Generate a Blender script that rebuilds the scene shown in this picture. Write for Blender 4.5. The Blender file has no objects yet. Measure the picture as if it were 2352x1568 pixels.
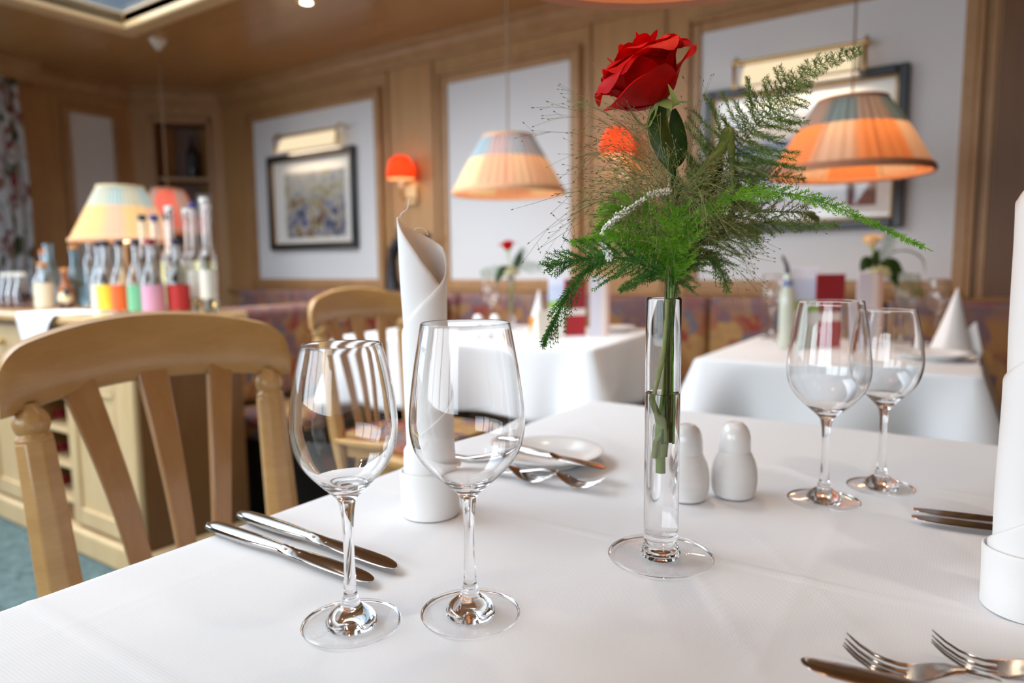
import bpy, math, random
from mathutils import Vector, Matrix, noise
PI = math.pi
SC = bpy.context.scene
COL = SC.collection
rnd = random.Random(7)

# ------------------------------------------------------------------ camera
FPX, PITCH, ROLL, YAW = 1600.0, math.radians(6.2), math.radians(0.6), math.radians(34.2)
EYE = Vector((0.0, 0.0, 1.02))
def _basis():
    f = Vector((0, math.cos(PITCH), -math.sin(PITCH))); r = Vector((1, 0, 0)); d = f.cross(r)
    c, s = math.cos(ROLL), math.sin(ROLL)
    r2 = c*r + s*d; d2 = -s*r + c*d
    R = Matrix.Rotation(YAW, 3, 'Z')
    return R@r2, R@d2, R@f
RX, DN, FW = _basis()
def at(x, y, d):
    """a place in the room seen in the direction (x, y), d metres deep"""
    return EYE + d*((x-1176)/FPX*RX + (y-784)/FPX*DN + FW)
cd = bpy.data.cameras.new('camera'); cam = bpy.data.objects.new('camera', cd); COL.objects.link(cam)
cd.sensor_width = 36; cd.lens = 36*FPX/2352
m = Matrix((RX, -DN, -FW)).transposed().to_4x4(); m.translation = EYE
cam.matrix_world = m
cd.dof.use_dof = True; cd.dof.focus_distance = 0.585; cd.dof.aperture_fstop = 3.6
cd.clip_start = 0.02
SC.camera = cam
SC.view_settings.view_transform = 'Standard'; SC.view_settings.look = 'None'
SC.view_settings.gamma = 1; SC.view_settings.use_curve_mapping = False
SC.view_settings.exposure = -0.38

# ------------------------------------------------------------------ materials
def lin(c):
    c = c/255.0
    return c/12.92 if c <= 0.04045 else ((c+0.055)/1.055)**2.4
def rgb(*c): return (lin(c[0]), lin(c[1]), lin(c[2]), 1)
class NT:
    def __init__(s, name):
        s.m = bpy.data.materials.new(name); s.m.use_nodes = True
        s.t = s.m.node_tree; s.t.nodes.clear()
        s.out = s.t.nodes.new('ShaderNodeOutputMaterial')
    def n(s, typ, props=None, **inp):
        nd = s.t.nodes.new('ShaderNode'+typ)
        for k, v in (props or {}).items(): setattr(nd, k, v)
        for k, v in inp.items():
            k = k.replace('_', ' ')
            s.set(nd, k, v)
        return nd
    def set(s, nd, k, v):
        sock = nd.inputs[int(k[1:])] if k[0] == '#' else nd.inputs[k]
        if isinstance(v, bpy.types.NodeSocket): s.t.links.new(v, sock)
        elif isinstance(v, bpy.types.Node): s.t.links.new(v.outputs[0], sock)
        else: sock.default_value = v
    def surf(s, nd): s.t.links.new(nd.outputs[0], s.out.inputs[0]); return s.m
    def math(s, op, a, b=0.0, c=None):
        nd = s.t.nodes.new('ShaderNodeMath'); nd.operation = op
        for i, v in enumerate((a, b) if c is None else (a, b, c)): s.set(nd, '#%d' % i, v)
        return nd.outputs[0]
    def ramp(s, fac, stops, interp='LINEAR'):
        nd = s.t.nodes.new('ShaderNodeValToRGB'); cr = nd.color_ramp; cr.interpolation = interp
        while len(cr.elements) < len(stops): cr.elements.new(0.5)
        for e, (p, c) in zip(cr.elements, stops): e.position = p; e.color = c
        s.set(nd, '#0', fac); return nd.outputs[0]
    def mapped(s, scale=(1, 1, 1), coord='Object', rot=(0, 0, 0)):
        tc = s.n('TexCoord'); mp = s.n('Mapping'); mp.inputs['Scale'].default_value = scale
        mp.inputs['Rotation'].default_value = rot
        s.t.links.new(tc.outputs[coord], mp.inputs[0]); return mp.outputs[0]
    def xyz(s, coord='Object'):
        tc = s.n('TexCoord'); sp = s.n('SeparateXYZ'); s.t.links.new(tc.outputs[coord], sp.inputs[0]); return sp.outputs
    def mix(s, fac, a, b):
        nd = s.t.nodes.new('ShaderNodeMix'); nd.data_type = 'RGBA'
        s.set(nd, '#0', fac); s.set(nd, '#6', a); s.set(nd, '#7', b); return nd.outputs[2]
def plain(name, col, rough=0.5, metal=0.0, spec=0.5, **kw):
    t = NT(name); p = t.n('BsdfPrincipled', Base_Color=col, Roughness=rough, Metallic=metal)
    p.inputs['Specular IOR Level'].default_value = spec
    for k, v in kw.items(): p.inputs[k.replace('_', ' ')].default_value = v
    return t.surf(p)
def wood(name, c1, c2, grain=(2, 2, 28), rough=0.4, coat=0.0, scale=1.0):
    t = NT(name); co = t.mapped(grain)
    nz = t.n('TexNoise', Vector=co, Scale=2.2*scale, Detail=5.0, Roughness=0.6, Distortion=0.4)
    co2 = t.mapped(tuple(g*3.2 for g in grain)); n2 = t.n('TexNoise', Vector=co2, Scale=6.0*scale, Detail=2.0)
    f = t.math('ADD', t.math('MULTIPLY', nz.outputs[0], 0.75), t.math('MULTIPLY', n2.outputs[0], 0.25))
    c = t.ramp(f, [(0.32, c1), (0.68, c2)])
    bp = t.n('Bump', Strength=0.05, Height=f)
    p = t.n('BsdfPrincipled', Base_Color=c, Roughness=rough, Normal=bp)
    p.inputs['Coat Weight'].default_value = coat
    return t.surf(p)
def cloth_mat(name, col, weave=2600, strength=0.07, rough=0.85, sheen=0.15, coord='Object'):
    t = NT(name); x = t.xyz(coord)
    w = t.math('ADD', t.math('SINE', t.math('MULTIPLY', t.math('ADD', x[0], x[2]), weave)), t.math('SINE', t.math('MULTIPLY', t.math('ADD', x[1], x[2]), weave)))
    bp = t.n('Bump', Strength=strength, Distance=0.0004, Height=w)
    p = t.n('BsdfPrincipled', Base_Color=col, Roughness=rough, Normal=bp)
    p.inputs['Specular IOR Level'].default_value = 0.2
    p.inputs['Sheen Weight'].default_value = sheen
    return t.surf(p)
def bands(name, axis, stops, rough=0.5, coord='Generated', **kw):
    t = NT(name); x = t.xyz(coord)
    c = t.ramp(x[axis], stops, 'CONSTANT')
    p = t.n('BsdfPrincipled', Base_Color=c, Roughness=rough)
    return t.surf(p)
def glass(name, col=(1, 1, 1, 1), ior=1.5):
    t = NT(name); return t.surf(t.n('BsdfGlass', Color=col, Roughness=0.0, IOR=ior))
def pane_mat(name, tint=(1, 1, 1, 1)):
    t = NT(name); ge = t.n('NewGeometry'); dp = t.n('VectorMath', {'operation': 'DOT_PRODUCT'})
    t.set(dp, '#0', ge.outputs['Normal']); t.set(dp, '#1', ge.outputs['Incoming'])
    k = t.math('SUBTRACT', 1.0, t.math('ABSOLUTE', dp.outputs['Value']))
    fr = t.math('ADD', 0.04, t.math('MULTIPLY', t.math('POWER', k, 5.0), 0.9))
    a = t.n('BsdfTransparent', Color=tint); b = t.n('BsdfGlossy', Roughness=0.01)
    return t.surf(t.n('MixShader', **{'#0': fr, '#1': a.outputs[0], '#2': b.outputs[0]}))
def glow(name, col, strength):
    t = NT(name); return t.surf(t.n('Emission', Color=col, Strength=strength))
def leafy(name, c1, c2, scale=60, rough=0.5, trans=0.35):
    t = NT(name); nz = t.n('TexNoise', Vector=t.mapped(), Scale=float(scale), Detail=2.0)
    c = t.ramp(nz.outputs[0], [(0.35, c1), (0.65, c2)])
    p = t.n('BsdfPrincipled', Base_Color=c, Roughness=rough); tr = t.n('BsdfTranslucent', Color=c)
    return t.surf(t.n('MixShader', **{'#0': trans, '#1': p.outputs[0], '#2': tr.outputs[0]}))
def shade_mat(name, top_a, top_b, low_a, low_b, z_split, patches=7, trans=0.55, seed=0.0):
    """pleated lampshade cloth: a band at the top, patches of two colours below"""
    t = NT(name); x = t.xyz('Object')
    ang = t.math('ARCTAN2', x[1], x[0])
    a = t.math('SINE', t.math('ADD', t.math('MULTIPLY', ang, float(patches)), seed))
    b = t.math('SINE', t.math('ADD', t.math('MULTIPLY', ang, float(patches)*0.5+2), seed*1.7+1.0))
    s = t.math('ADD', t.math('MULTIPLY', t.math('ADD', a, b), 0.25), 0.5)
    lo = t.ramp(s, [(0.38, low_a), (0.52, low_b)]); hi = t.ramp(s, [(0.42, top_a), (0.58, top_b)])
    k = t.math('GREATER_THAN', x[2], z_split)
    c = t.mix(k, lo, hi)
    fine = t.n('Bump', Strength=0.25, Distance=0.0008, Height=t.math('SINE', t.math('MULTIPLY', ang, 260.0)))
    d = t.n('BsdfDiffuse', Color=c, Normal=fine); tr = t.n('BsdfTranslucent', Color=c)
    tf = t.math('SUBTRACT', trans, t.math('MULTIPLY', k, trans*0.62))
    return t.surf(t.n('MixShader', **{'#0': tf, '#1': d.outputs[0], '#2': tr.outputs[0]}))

# ------------------------------------------------------------------ mesh building
class MB:
    def __init__(s): s.v = []; s.f = []
    def add(s, vs, fs):
        b = len(s.v); s.v.extend(tuple(p) for p in vs); s.f.extend(tuple(b+i for i in f) for f in fs); return s
    def box(s, x0, x1, y0, y1, z0, z1):
        p = [(x, y, z) for z in (z0, z1) for y in (y0, y1) for x in (x0, x1)]
        return s.add(p, [(0, 2, 3, 1), (4, 5, 7, 6), (0, 1, 5, 4), (2, 6, 7, 3), (0, 4, 6, 2), (1, 3, 7, 5)])
    def prism(s, poly, z0, z1):
        n = len(poly)
        return s.add([(x, y, z0) for x, y in poly]+[(x, y, z1) for x, y in poly],
                     [tuple(range(n-1, -1, -1)), tuple(range(n, 2*n))]+[(i, (i+1) % n, n+(i+1) % n, n+i) for i in range(n)])
    def grid(s, P, closed_u=False, flip=False):
        nv, nu = len(P), len(P[0]); fs = []
        for i in range(nv-1):
            for j in range(nu if closed_u else nu-1):
                q = (i*nu+j, i*nu+(j+1) % nu, (i+1)*nu+(j+1) % nu, (i+1)*nu+j)
                fs.append(q[::-1] if flip else q)
        return s.add([p for r in P for p in r], fs)
    def lathe(s, prof, n=48, c=(0, 0, 0), axis=None):
        base = len(s.v); ring = []
        M3 = None
        if axis is not None: M3 = Vector((0, 0, 1)).rotation_difference(Vector(axis)).to_matrix()
        def P(r, z, a):
            v = Vector((r*math.cos(a), r*math.sin(a), z))
            if M3 is not None: v = M3@v
            return (c[0]+v.x, c[1]+v.y, c[2]+v.z)
        for (r, z) in prof:
            if r < 1e-7: ring.append([len(s.v)]); s.v.append(P(0, z, 0))
            else:
                ring.append(list(range(len(s.v), len(s.v)+n)))
                s.v.extend(P(r, z, 2*PI*j/n) for j in range(n))
        for a, b in zip(ring, ring[1:]):
            if len(a) == 1 and len(b) == 1: continue
            for j in range(n):
                k = (j+1) % n
                if len(a) == 1: s.f.append((a[0], b[k], b[j]))
                elif len(b) == 1: s.f.append((a[j], a[k], b[0]))
                else: s.f.append((a[j], a[k], b[k], b[j]))
        return s
    def tube(s, pts, rad, n=8, caps=True, flat=1.0, up=None):
        pts = [Vector(p) for p in pts]; m = len(pts)
        if not isinstance(rad, (list, tuple)): rad = [rad]*m
        T = []
        for i in range(m):
            t = pts[min(i+1, m-1)]-pts[max(i-1, 0)]; T.append(t.normalized() if t.length > 1e-9 else Vector((0, 0, 1)))
        N = (Vector(up) if up is not None else (Vector((0, 0, 1)) if abs(T[0].z) < 0.9 else Vector((1, 0, 0))))
        rows = []
        for i in range(m):
            N = (N-T[i]*N.dot(T[i])); N = N.normalized() if N.length > 1e-6 else T[i].orthogonal().normalized()
            B = T[i].cross(N)
            rows.append([pts[i]+rad[i]*(math.cos(2*PI*j/n)*B+flat*math.sin(2*PI*j/n)*N) for j in range(n)])
        b = len(s.v); s.grid(rows, closed_u=True)
        if caps:
            s.f.append(tuple(b+j for j in range(n-1, -1, -1))); s.f.append(tuple(b+(m-1)*n+j for j in range(n)))
        return s
    def xf(s, M):
        s.v = [tuple(M@Vector(p)) for p in s.v]; return s
    def build(s, name, mat, parent=None, loc=(0, 0, 0), smooth=None, bevel=0, seg=2, solid=0, sub=0):
        me = bpy.data.meshes.new(name); me.from_pydata(s.v, [], s.f); me.validate(clean_customdata=False)
        if isinstance(mat, (list, tuple)):
            for q in mat: me.materials.append(q)
        else: me.materials.append(mat)
        if smooth is not None:
            me.polygons.foreach_set('use_smooth', [True]*len(me.polygons)); me.update()
            if smooth < 179: me.set_sharp_from_angle(angle=math.radians(smooth))
        me.update()
        o = bpy.data.objects.new(name, me); COL.objects.link(o); o.location = loc
        if parent is not None: o.parent = parent
        if solid:
            k = o.modifiers.new('thickness', 'SOLIDIFY'); k.thickness = solid; k.offset = 0
        if bevel:
            k = o.modifiers.new('edges', 'BEVEL'); k.width = bevel; k.segments = seg; k.limit_method = 'ANGLE'
            k.angle_limit = math.radians(40); k.harden_normals = False
            me.polygons.foreach_set('use_smooth', [True]*len(me.polygons)); me.set_sharp_from_angle(angle=math.radians(40))
        if sub:
            k = o.modifiers.new('smooth', 'SUBSURF'); k.levels = sub; k.render_levels = sub
        return o
def thing(name, label, cat, loc=(0, 0, 0), rz=0.0, group=None):
    o = bpy.data.objects.new(name, None); COL.objects.link(o); o.location = loc; o.rotation_euler = (0, 0, rz)
    o.empty_display_size = 0.05
    return tag(o, label, cat, group)
def tag(o, label, cat, group=None, kind=None):
    o['label'] = label; o['category'] = cat
    if group: o['group'] = group
    if kind: o['kind'] = kind
    return o
def struct(o, label=None):
    o['kind'] = 'structure'
    if label: o['label'] = label
    return o
def dup(root, loc, rz=None, label=None, group=None):
    r = root.copy(); COL.objects.link(r); r.location = loc
    if rz is not None: r.rotation_euler = (0, 0, rz)
    if label: r['label'] = label
    if group: r['group'] = group
    for ch in list(root.children):
        c = ch.copy(); COL.objects.link(c); c.parent = r
        for g in list(ch.children):
            d = g.copy(); COL.objects.link(d); d.parent = c
    return r
def spline(pts, n):
    """Catmull-Rom through pts, n points"""
    P = [Vector(p) for p in pts]; P = [2*P[0]-P[1]]+P+[2*P[-1]-P[-2]]; k = len(P)-3; out = []
    for i in range(n):
        t = i/(n-1)*k; a = min(int(t), k-1); t -= a
        p0, p1, p2, p3 = P[a:a+4]
        out.append(0.5*((2*p1)+(p2-p0)*t+(2*p0-5*p1+4*p2-p3)*t*t+(3*p1-p0-3*p2+p3)*t**3))
    return out
def lerp(a, b, t): return a+(b-a)*t
def interp(tab, x):
    for (x0, y0), (x1, y1) in zip(tab, tab[1:]):
        if x <= x1: return y0+(y1-y0)*max(0, (x-x0))/(x1-x0)
    return tab[-1][1]
def smoothprof(pts, n):
    """dense smooth profile through (r, z) points"""
    q = spline([(r, z, 0) for r, z in pts], n); return [(max(p.x, 0), p.y) for p in q]

# shared materials
W = {}
W['wall'] = wood('panelling_wood', rgb(164, 120, 72), rgb(182, 138, 88), (9, 9, 0.8), 0.45)
W['trim'] = wood('moulding_wood', rgb(156, 113, 70), rgb(176, 134, 90), (4, 4, 4), 0.4)
W['ceiling'] = wood('ceiling_wood', rgb(162, 116, 68), rgb(178, 132, 82), (1.0, 8, 8), 0.3, 0.25)
W['beech'] = wood('beech_wood', rgb(180, 134, 76), rgb(198, 155, 98), (3, 3, 14), 0.35, 0.2)
W['beech2'] = wood('beech_slat_wood', rgb(164, 116, 68), rgb(180, 134, 84), (14, 14, 1.2), 0.35, 0.2)
W['pale'] = wood('pale_oak', rgb(196, 166, 120), rgb(212, 184, 140), (6, 6, 1), 0.4)
W['plaster'] = plain('white_wall_panel', rgb(216, 214, 214), 0.8, spec=0.2)
W['linen'] = cloth_mat('white_linen', rgb(243, 243, 245))
W['napkin'] = cloth_mat('napkin_linen', rgb(247, 245, 243), weave=5200, strength=0.1)
W['glass'] = glass('clear_glass')
def flat_glass(name):
    """clear glass whose level faces are a plain thin sheet"""
    m_ = pane_mat(name); t = m_.node_tree; o = [n for n in t.nodes if n.type == 'OUTPUT_MATERIAL'][0]; mx = o.inputs[0].links[0].from_node
    g = t.nodes.new('ShaderNodeBsdfGlass'); g.inputs['Roughness'].default_value = 0; g.inputs['IOR'].default_value = 1.5
    ge = t.nodes.new('ShaderNodeNewGeometry'); sx = t.nodes.new('ShaderNodeSeparateXYZ'); t.links.new(ge.outputs['True Normal'], sx.inputs[0])
    ab = t.nodes.new('ShaderNodeMath'); ab.operation = 'ABSOLUTE'; t.links.new(sx.outputs[2], ab.inputs[0])
    mr = t.nodes.new('ShaderNodeMapRange'); t.links.new(ab.outputs[0], mr.inputs[0]); mr.inputs[1].default_value = 0.972; mr.inputs[2].default_value = 0.986
    m2 = t.nodes.new('ShaderNodeMixShader'); t.links.new(mr.outputs[0], m2.inputs[0]); t.links.new(g.outputs[0], m2.inputs[1]); t.links.new(mx.outputs[0], m2.inputs[2]); t.links.new(m2.outputs[0], o.inputs[0])
    return m_
W['foot'] = flat_glass('clear_glass_foot')
W['water'] = glass('water', ior=1.333)
W['steel'] = plain('cutlery_steel', rgb(205, 200, 196), 0.13, 1.0)
W['blade'] = plain('blade_steel', rgb(188, 180, 174), 0.09, 1.0)
W['china'] = plain('white_porcelain', rgb(240, 238, 236), 0.15, spec=0.5, Coat_Weight=0.4)
W['brass'] = plain('brass', rgb(205, 170, 105), 0.25, 1.0)
W['black'] = plain('black_lacquer', rgb(28, 27, 30), 0.3)
W['dark'] = plain('dark_wood_underside', rgb(70, 52, 40), 0.6)
W['cord'] = plain('beige_cord', rgb(122, 98, 72), 0.6)
W['pane'] = pane_mat('window_pane')
# ------------------------------------------------------------------ the room
XL, YB, YF, XR, HC = -5.2, 3.2, -2.6, 1.9, 2.32
def carpet():
    t = NT('teal_carpet'); nz = t.n('TexNoise', Vector=t.mapped((1, 1, 1)), Scale=26.0, Detail=2.0)
    vo = t.n('TexVoronoi', Vector=t.mapped((1, 1, 1)), Scale=24.0)
    f = t.math('LESS_THAN', vo.outputs[0], 0.22)
    c = t.mix(f, t.ramp(nz.outputs[0], [(0.35, rgb(90, 106, 106)), (0.7, rgb(112, 132, 132))]), rgb(72, 90, 92))
    pile = t.n('TexNoise', Vector=t.mapped((1, 1, 1)), Scale=900.0); bp = t.n('Bump', Strength=0.5, Distance=0.003, Height=pile)
    p = t.n('BsdfPrincipled', Base_Color=c, Roughness=0.95, Normal=bp); p.inputs['Specular IOR Level'].default_value = 0.1
    return t.surf(p)
struct(MB().box(XL, XR, YF, YB, -0.06, 0).build('floor', carpet()))
# ceiling with the opening of a roof light
SX0, SX1, SY0, SY1 = -3.86, -1.5, -1.1, 2.04
c = MB()
for b in ((XL, SX0, YF, YB), (SX1, XR, YF, YB), (SX0, SX1, SY1, YB), (SX0, SX1, YF, SY0)): c.box(*b, HC, HC+0.05)
struct(c.build('ceiling', W['ceiling']))
t = MB(); w = 0.1
for b in ((SX0-w, SX0, SY0-w, SY1+w), (SX1, SX1+w, SY0-w, SY1+w), (SX0, SX1, SY1, SY1+w), (SX0, SX1, SY0-w, SY0)): t.box(*b, HC-0.035, HC+0.06)
win3 = struct(t.build('window_3', plain('skylight_frame_wood', rgb(206, 172, 126), 0.35), bevel=0.012))
MB().box(SX0, SX1, SY0, SY1, HC+0.02, HC+0.03).build('pane', W['pane'], win3)
mu = MB()
for k in (1, 2): x = lerp(SX0, SX1, k/3); mu.box(x-0.02, x+0.02, SY0, SY1, HC+0.005, HC+0.045)
mu.build('glazing_bar', W['trim'], win3)

def frame_boxes(mb, x0, x1, z0, z1, y0, y1, w):
    """four rails of a rectangular frame lying in a plane of constant y"""
    mb.box(x0-w, x0, y0, y1, z0-w, z1+w); mb.box(x1, x1+w, y0, y1, z0-w, z1+w)
    mb.box(x0, x1, y0, y1, z1, z1+w); mb.box(x0, x1, y0, y1, z0-w, z0)
wb = struct(MB().box(XL-0.1, XR, YB, YB+0.1, 0, HC).build('wall_back', W['wall']))
PAN = [(-4.385, -3.185), (-2.6, -1.797), (-1.118, -0.113)]; PZ = (0.945, 2.052)
for x0, x1 in PAN:
    MB().box(x0, x1, YB-0.004, YB, PZ[0], PZ[1]).build('panel', W['plaster'], wb)
    f = MB(); frame_boxes(f, x0, x1, PZ[0], PZ[1], YB-0.016, YB-0.001, 0.045)
    frame_boxes(f, x0-0.045, x1+0.045, PZ[0]-0.045, PZ[1]+0.045, YB-0.03, YB-0.001, 0.02)
    f.build('panel_moulding', W['trim'], wb, bevel=0.006)
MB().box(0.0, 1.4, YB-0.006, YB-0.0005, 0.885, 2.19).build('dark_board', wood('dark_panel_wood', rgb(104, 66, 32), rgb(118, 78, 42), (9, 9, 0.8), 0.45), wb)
g = MB()
for x in (-3.075, -2.715, -1.69, -1.3, -0.02, 0.34): g.box(x-0.012, x+0.012, YB-0.012, YB-0.001, 0.86, 2.2)
g.build('pilaster_bead', W['trim'], wb, bevel=0.004)
# cornice, upper rail and wainscot rail
t1 = MB()
t1.prism([(0, 0), (1, 0), (1, 1), (0, 1)], 0, 1); t1 = MB()
prof = [(0, 2.2), (0.014, 2.2), (0.014, 2.235), (0.03, 2.25), (0.045, 2.285), (0.075, 2.3), (0.075, HC), (0, HC)]
def run(mb, prof, p0, p1, nrm):
    """a moulding of profile (out, z) from p0 to p1, standing out along nrm"""
    n = len(prof); V = []
    for p in (p0, p1): V += [(p[0]+nrm[0]*o, p[1]+nrm[1]*o, z) for o, z in prof]
    mb.add(V, [(i, (i+1) % n, n+(i+1) % n, n+i) for i in range(n)]+[tuple(range(n-1, -1, -1)), tuple(range(n, 2*n))])
CX, CY = -4.76, 2.76                    # the cut-off corner runs from (XL, CY) to (CX, YB)
q = math.sqrt(0.5)
run(t1, prof, (CX, YB), (XR, YB), (0, -1)); struct(t1.build('trim_1', W['trim'], smooth=30))
t2 = MB(); run(t2, prof, (XL, CY), (CX, YB), (q, -q)); struct(t2.build('trim_2', W['trim'], smooth=30))
t3 = MB(); run(t3, prof, (XL, 2.12), (XL, CY), (1, 0)); struct(t3.build('trim_3', W['trim'], smooth=30))
r1 = MB(); run(r1, [(0, 0.845), (0.02, 0.845), (0.03, 0.855), (0.03, 0.872), (0.018, 0.88), (0, 0.88)], (CX, YB), (XR, YB), (0, -1))
struct(r1.build('trim_4', W['trim'], smooth=30))
# left wall with its curtained window
WY0, WY1, WZ0, WZ1 = -1.6, 1.78, 0.85, 2.1
l = MB()
l.box(XL-0.1, XL, YF, WY0, 0, HC); l.box(XL-0.1, XL, WY1, CY+0.6, 0, HC)
l.box(XL-0.1, XL, WY0, WY1, 0, WZ0); l.box(XL-0.1, XL, WY0, WY1, WZ1, HC)
wl = struct(l.build('wall_left', W['wall']))
MB().box(XL, XL+0.004, 2.335, 2.62, 0.945, 2.085).build('panel', W['plaster'], wl)
f = MB(); y0, y1, z0, z1 = 2.335, 2.62, 0.945, 2.085
for (a, b, cc, d) in ((y0-0.05, y0, z0-0.05, z1+0.05), (y1, y1+0.05, z0-0.05, z1+0.05), (y0, y1, z1, z1+0.05), (y0, y1, z0-0.05, z0)): f.box(XL, XL+0.02, a, b, cc, d)
f.build('panel_moulding', W['trim'], wl, bevel=0.006)
def window_y(name, x, y0, y1, z0, z1, nbar):
    t = MB()
    for b in ((y0, y0+0.06, z0, z1), (y1-0.06, y1, z0, z1), (y0, y1, z0, z0+0.06), (y0, y1, z1-0.06, z1)): t.box(x-0.07, x-0.02, b[0], b[1], b[2], b[3])
    for k in range(1, nbar): y = lerp(y0, y1, k/nbar); t.box(x-0.07, x-0.02, y-0.035, y+0.035, z0, z1)
    o = struct(t.build(name, plain(name+'_white_paint', rgb(235, 232, 226), 0.4), bevel=0.004))
    MB().box(x-0.05, x-0.045, y0+0.05, y1-0.05, z0+0.05, z1-0.05).build('pane', W['pane'], o); return o
window_y('window_1', XL, WY0, WY1, WZ0, WZ1, 3)
# corner wall with an open shelf niche
NZ0, NZ1 = 0.8, 2.085
def cw(s, out, z): return (XL+(CX-XL)*s+q*out, CY+(YB-CY)*s-q*out, z)
LEN = math.hypot(CX-XL, YB-CY)
def cbox(mb, s0, s1, o0, o1, z0, z1):
    p = [cw(s, o, z) for z in (z0, z1) for o in (o1, o0) for s in (s0, s1)]
    return mb.add(p, [(0, 2, 3, 1), (4, 5, 7, 6), (0, 1, 5, 4), (2, 6, 7, 3), (0, 4, 6, 2), (1, 3, 7, 5)])
k = MB()
cbox(k, -0.02, 0.24, -0.04, 0, 0, HC); cbox(k, 0.83, 1.02, -0.04, 0, 0, HC); cbox(k, 0.24, 0.83, -0.04, 0, NZ1, HC); cbox(k, 0.24, 0.83, -0.04, 0, 0, NZ0)
wc = struct(k.build('wall_corner', W['wall']))
dk = wood('niche_wood', rgb(112, 80, 58), rgb(134, 98, 72), (14, 14, 1), 0.5)
nb = MB(); cbox(nb, 0.1, 0.97, -0.24, -0.225, NZ0-0.05, NZ1+0.05)
cbox(nb, 0.22, 0.245, -0.225, -0.04, NZ0, NZ1); cbox(nb, 0.825, 0.85, -0.225, -0.04, NZ0, NZ1); cbox(nb, 0.22, 0.85, -0.225, -0.04, NZ1, NZ1+0.02); cbox(nb, 0.22, 0.85, -0.225, -0.04, NZ0-0.02, NZ0)
nb.build('niche_lining', dk, wc)
fr = MB()
for a in ((0.2, 0.245, NZ0, NZ1+0.05), (0.825, 0.87, NZ0, NZ1+0.05), (0.2, 0.87, NZ1, NZ1+0.05)): cbox(fr, a[0], a[1], 0.0, 0.016, a[2], a[3])
fr.build('niche_moulding', W['trim'], wc, bevel=0.005)
for z in (1.685, 1.345, 1.0):
    cbox(MB(), 0.245, 0.825, -0.222, -0.01, z-0.012, z+0.012).build('niche_shelf', W['trim'], wc, bevel=0.003)
# the walls behind and beside the photographer
FX0, FX1, FZ0, FZ1 = -3.6, 0.9, 0.85, 2.12
fw = MB()
fw.box(XL-0.1, FX0, YF-0.1, YF, 0, HC); fw.box(FX1, XR, YF-0.1, YF, 0, HC); fw.box(FX0, FX1, YF-0.1, YF, 0, FZ0); fw.box(FX0, FX1, YF-0.1, YF, FZ1, HC)
struct(fw.build('wall_front', W['wall']))
t = MB()
for b in ((FX0, FX0+0.06, FZ0, FZ1), (FX1-0.06, FX1, FZ0, FZ1), (FX0, FX1, FZ0, FZ0+0.06), (FX0, FX1, FZ1-0.06, FZ1)): t.box(b[0], b[1], YF-0.08, YF-0.03, b[2], b[3])
for kx in range(1, 4): x = lerp(FX0, FX1, kx/4); t.box(x-0.04, x+0.04, YF-0.08, YF-0.03, FZ0, FZ1)
o = struct(t.build('window_2', plain('window_2_white_paint', rgb(235, 232, 226), 0.4), bevel=0.004))
MB().box(FX0+0.05, FX1-0.05, YF-0.06, YF-0.055, FZ0+0.05, FZ1-0.05).build('pane', W['pane'], o)
struct(MB().box(XR, XR+0.1, YF-0.1, YB+0.1, 0, HC).build('wall_right', W['wall']))
# curtain and its pelmet
def curtain_mat():
    t = NT('floral_curtain'); n1 = t.n('TexNoise', Vector=t.mapped((1, 1, 0.8)), Scale=8.5, Detail=1.5)
    n2 = t.n('TexNoise', Vector=t.mapped((1.3, 1.3, 1)), Scale=13.0, Detail=1.0)
    c = t.ramp(n1.outputs[0], [(0.0, rgb(118, 120, 88)), (0.36, rgb(118, 120, 88)), (0.42, rgb(236, 236, 238)), (0.56, rgb(240, 240, 242)), (0.6, rgb(176, 140, 110)), (0.64, rgb(160, 112, 92)), (0.7, rgb(238, 238, 240))])
    c = t.mix(t.math('GREATER_THAN', n2.outputs[0], 0.66), c, rgb(168, 72, 78))
    d = t.n('BsdfDiffuse', Color=c); tr = t.n('BsdfTranslucent', Color=c)
    return t.surf(t.n('MixShader', **{'#0': 0.4, '#1': d.outputs[0], '#2': tr.outputs[0]}))
cm = MB(); rows = []
for i in range(26):
    z = lerp(2.2, 0.06, i/25); gather = 1-0.25*math.exp(-((z-1.25)/0.25)**2)
    rows.append([(XL+0.13+0.035*math.sin(j*0.9+0.4*math.sin(z*2.5)), 2.0-0.62*gather*j/60-0.02*math.sin(z*3), z) for j in range(61)])
cm.grid(rows)
o = cm.build('curtain', curtain_mat(), smooth=180, solid=0.002)
tag(o, 'white curtain with brown and green floral print hanging at the window', 'curtain')
pm = MB(); run(pm, [(0, 2.2), (0.19, 2.2), (0.19, 2.225), (0.205, 2.24), (0.21, 2.28), (0.24, 2.3), (0.24, HC-0.002), (0, HC-0.002)], (XL, -1.9), (XL, 2.1), (1, 0))
struct(pm.build('trim_5', W['trim'], smooth=30))

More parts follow.
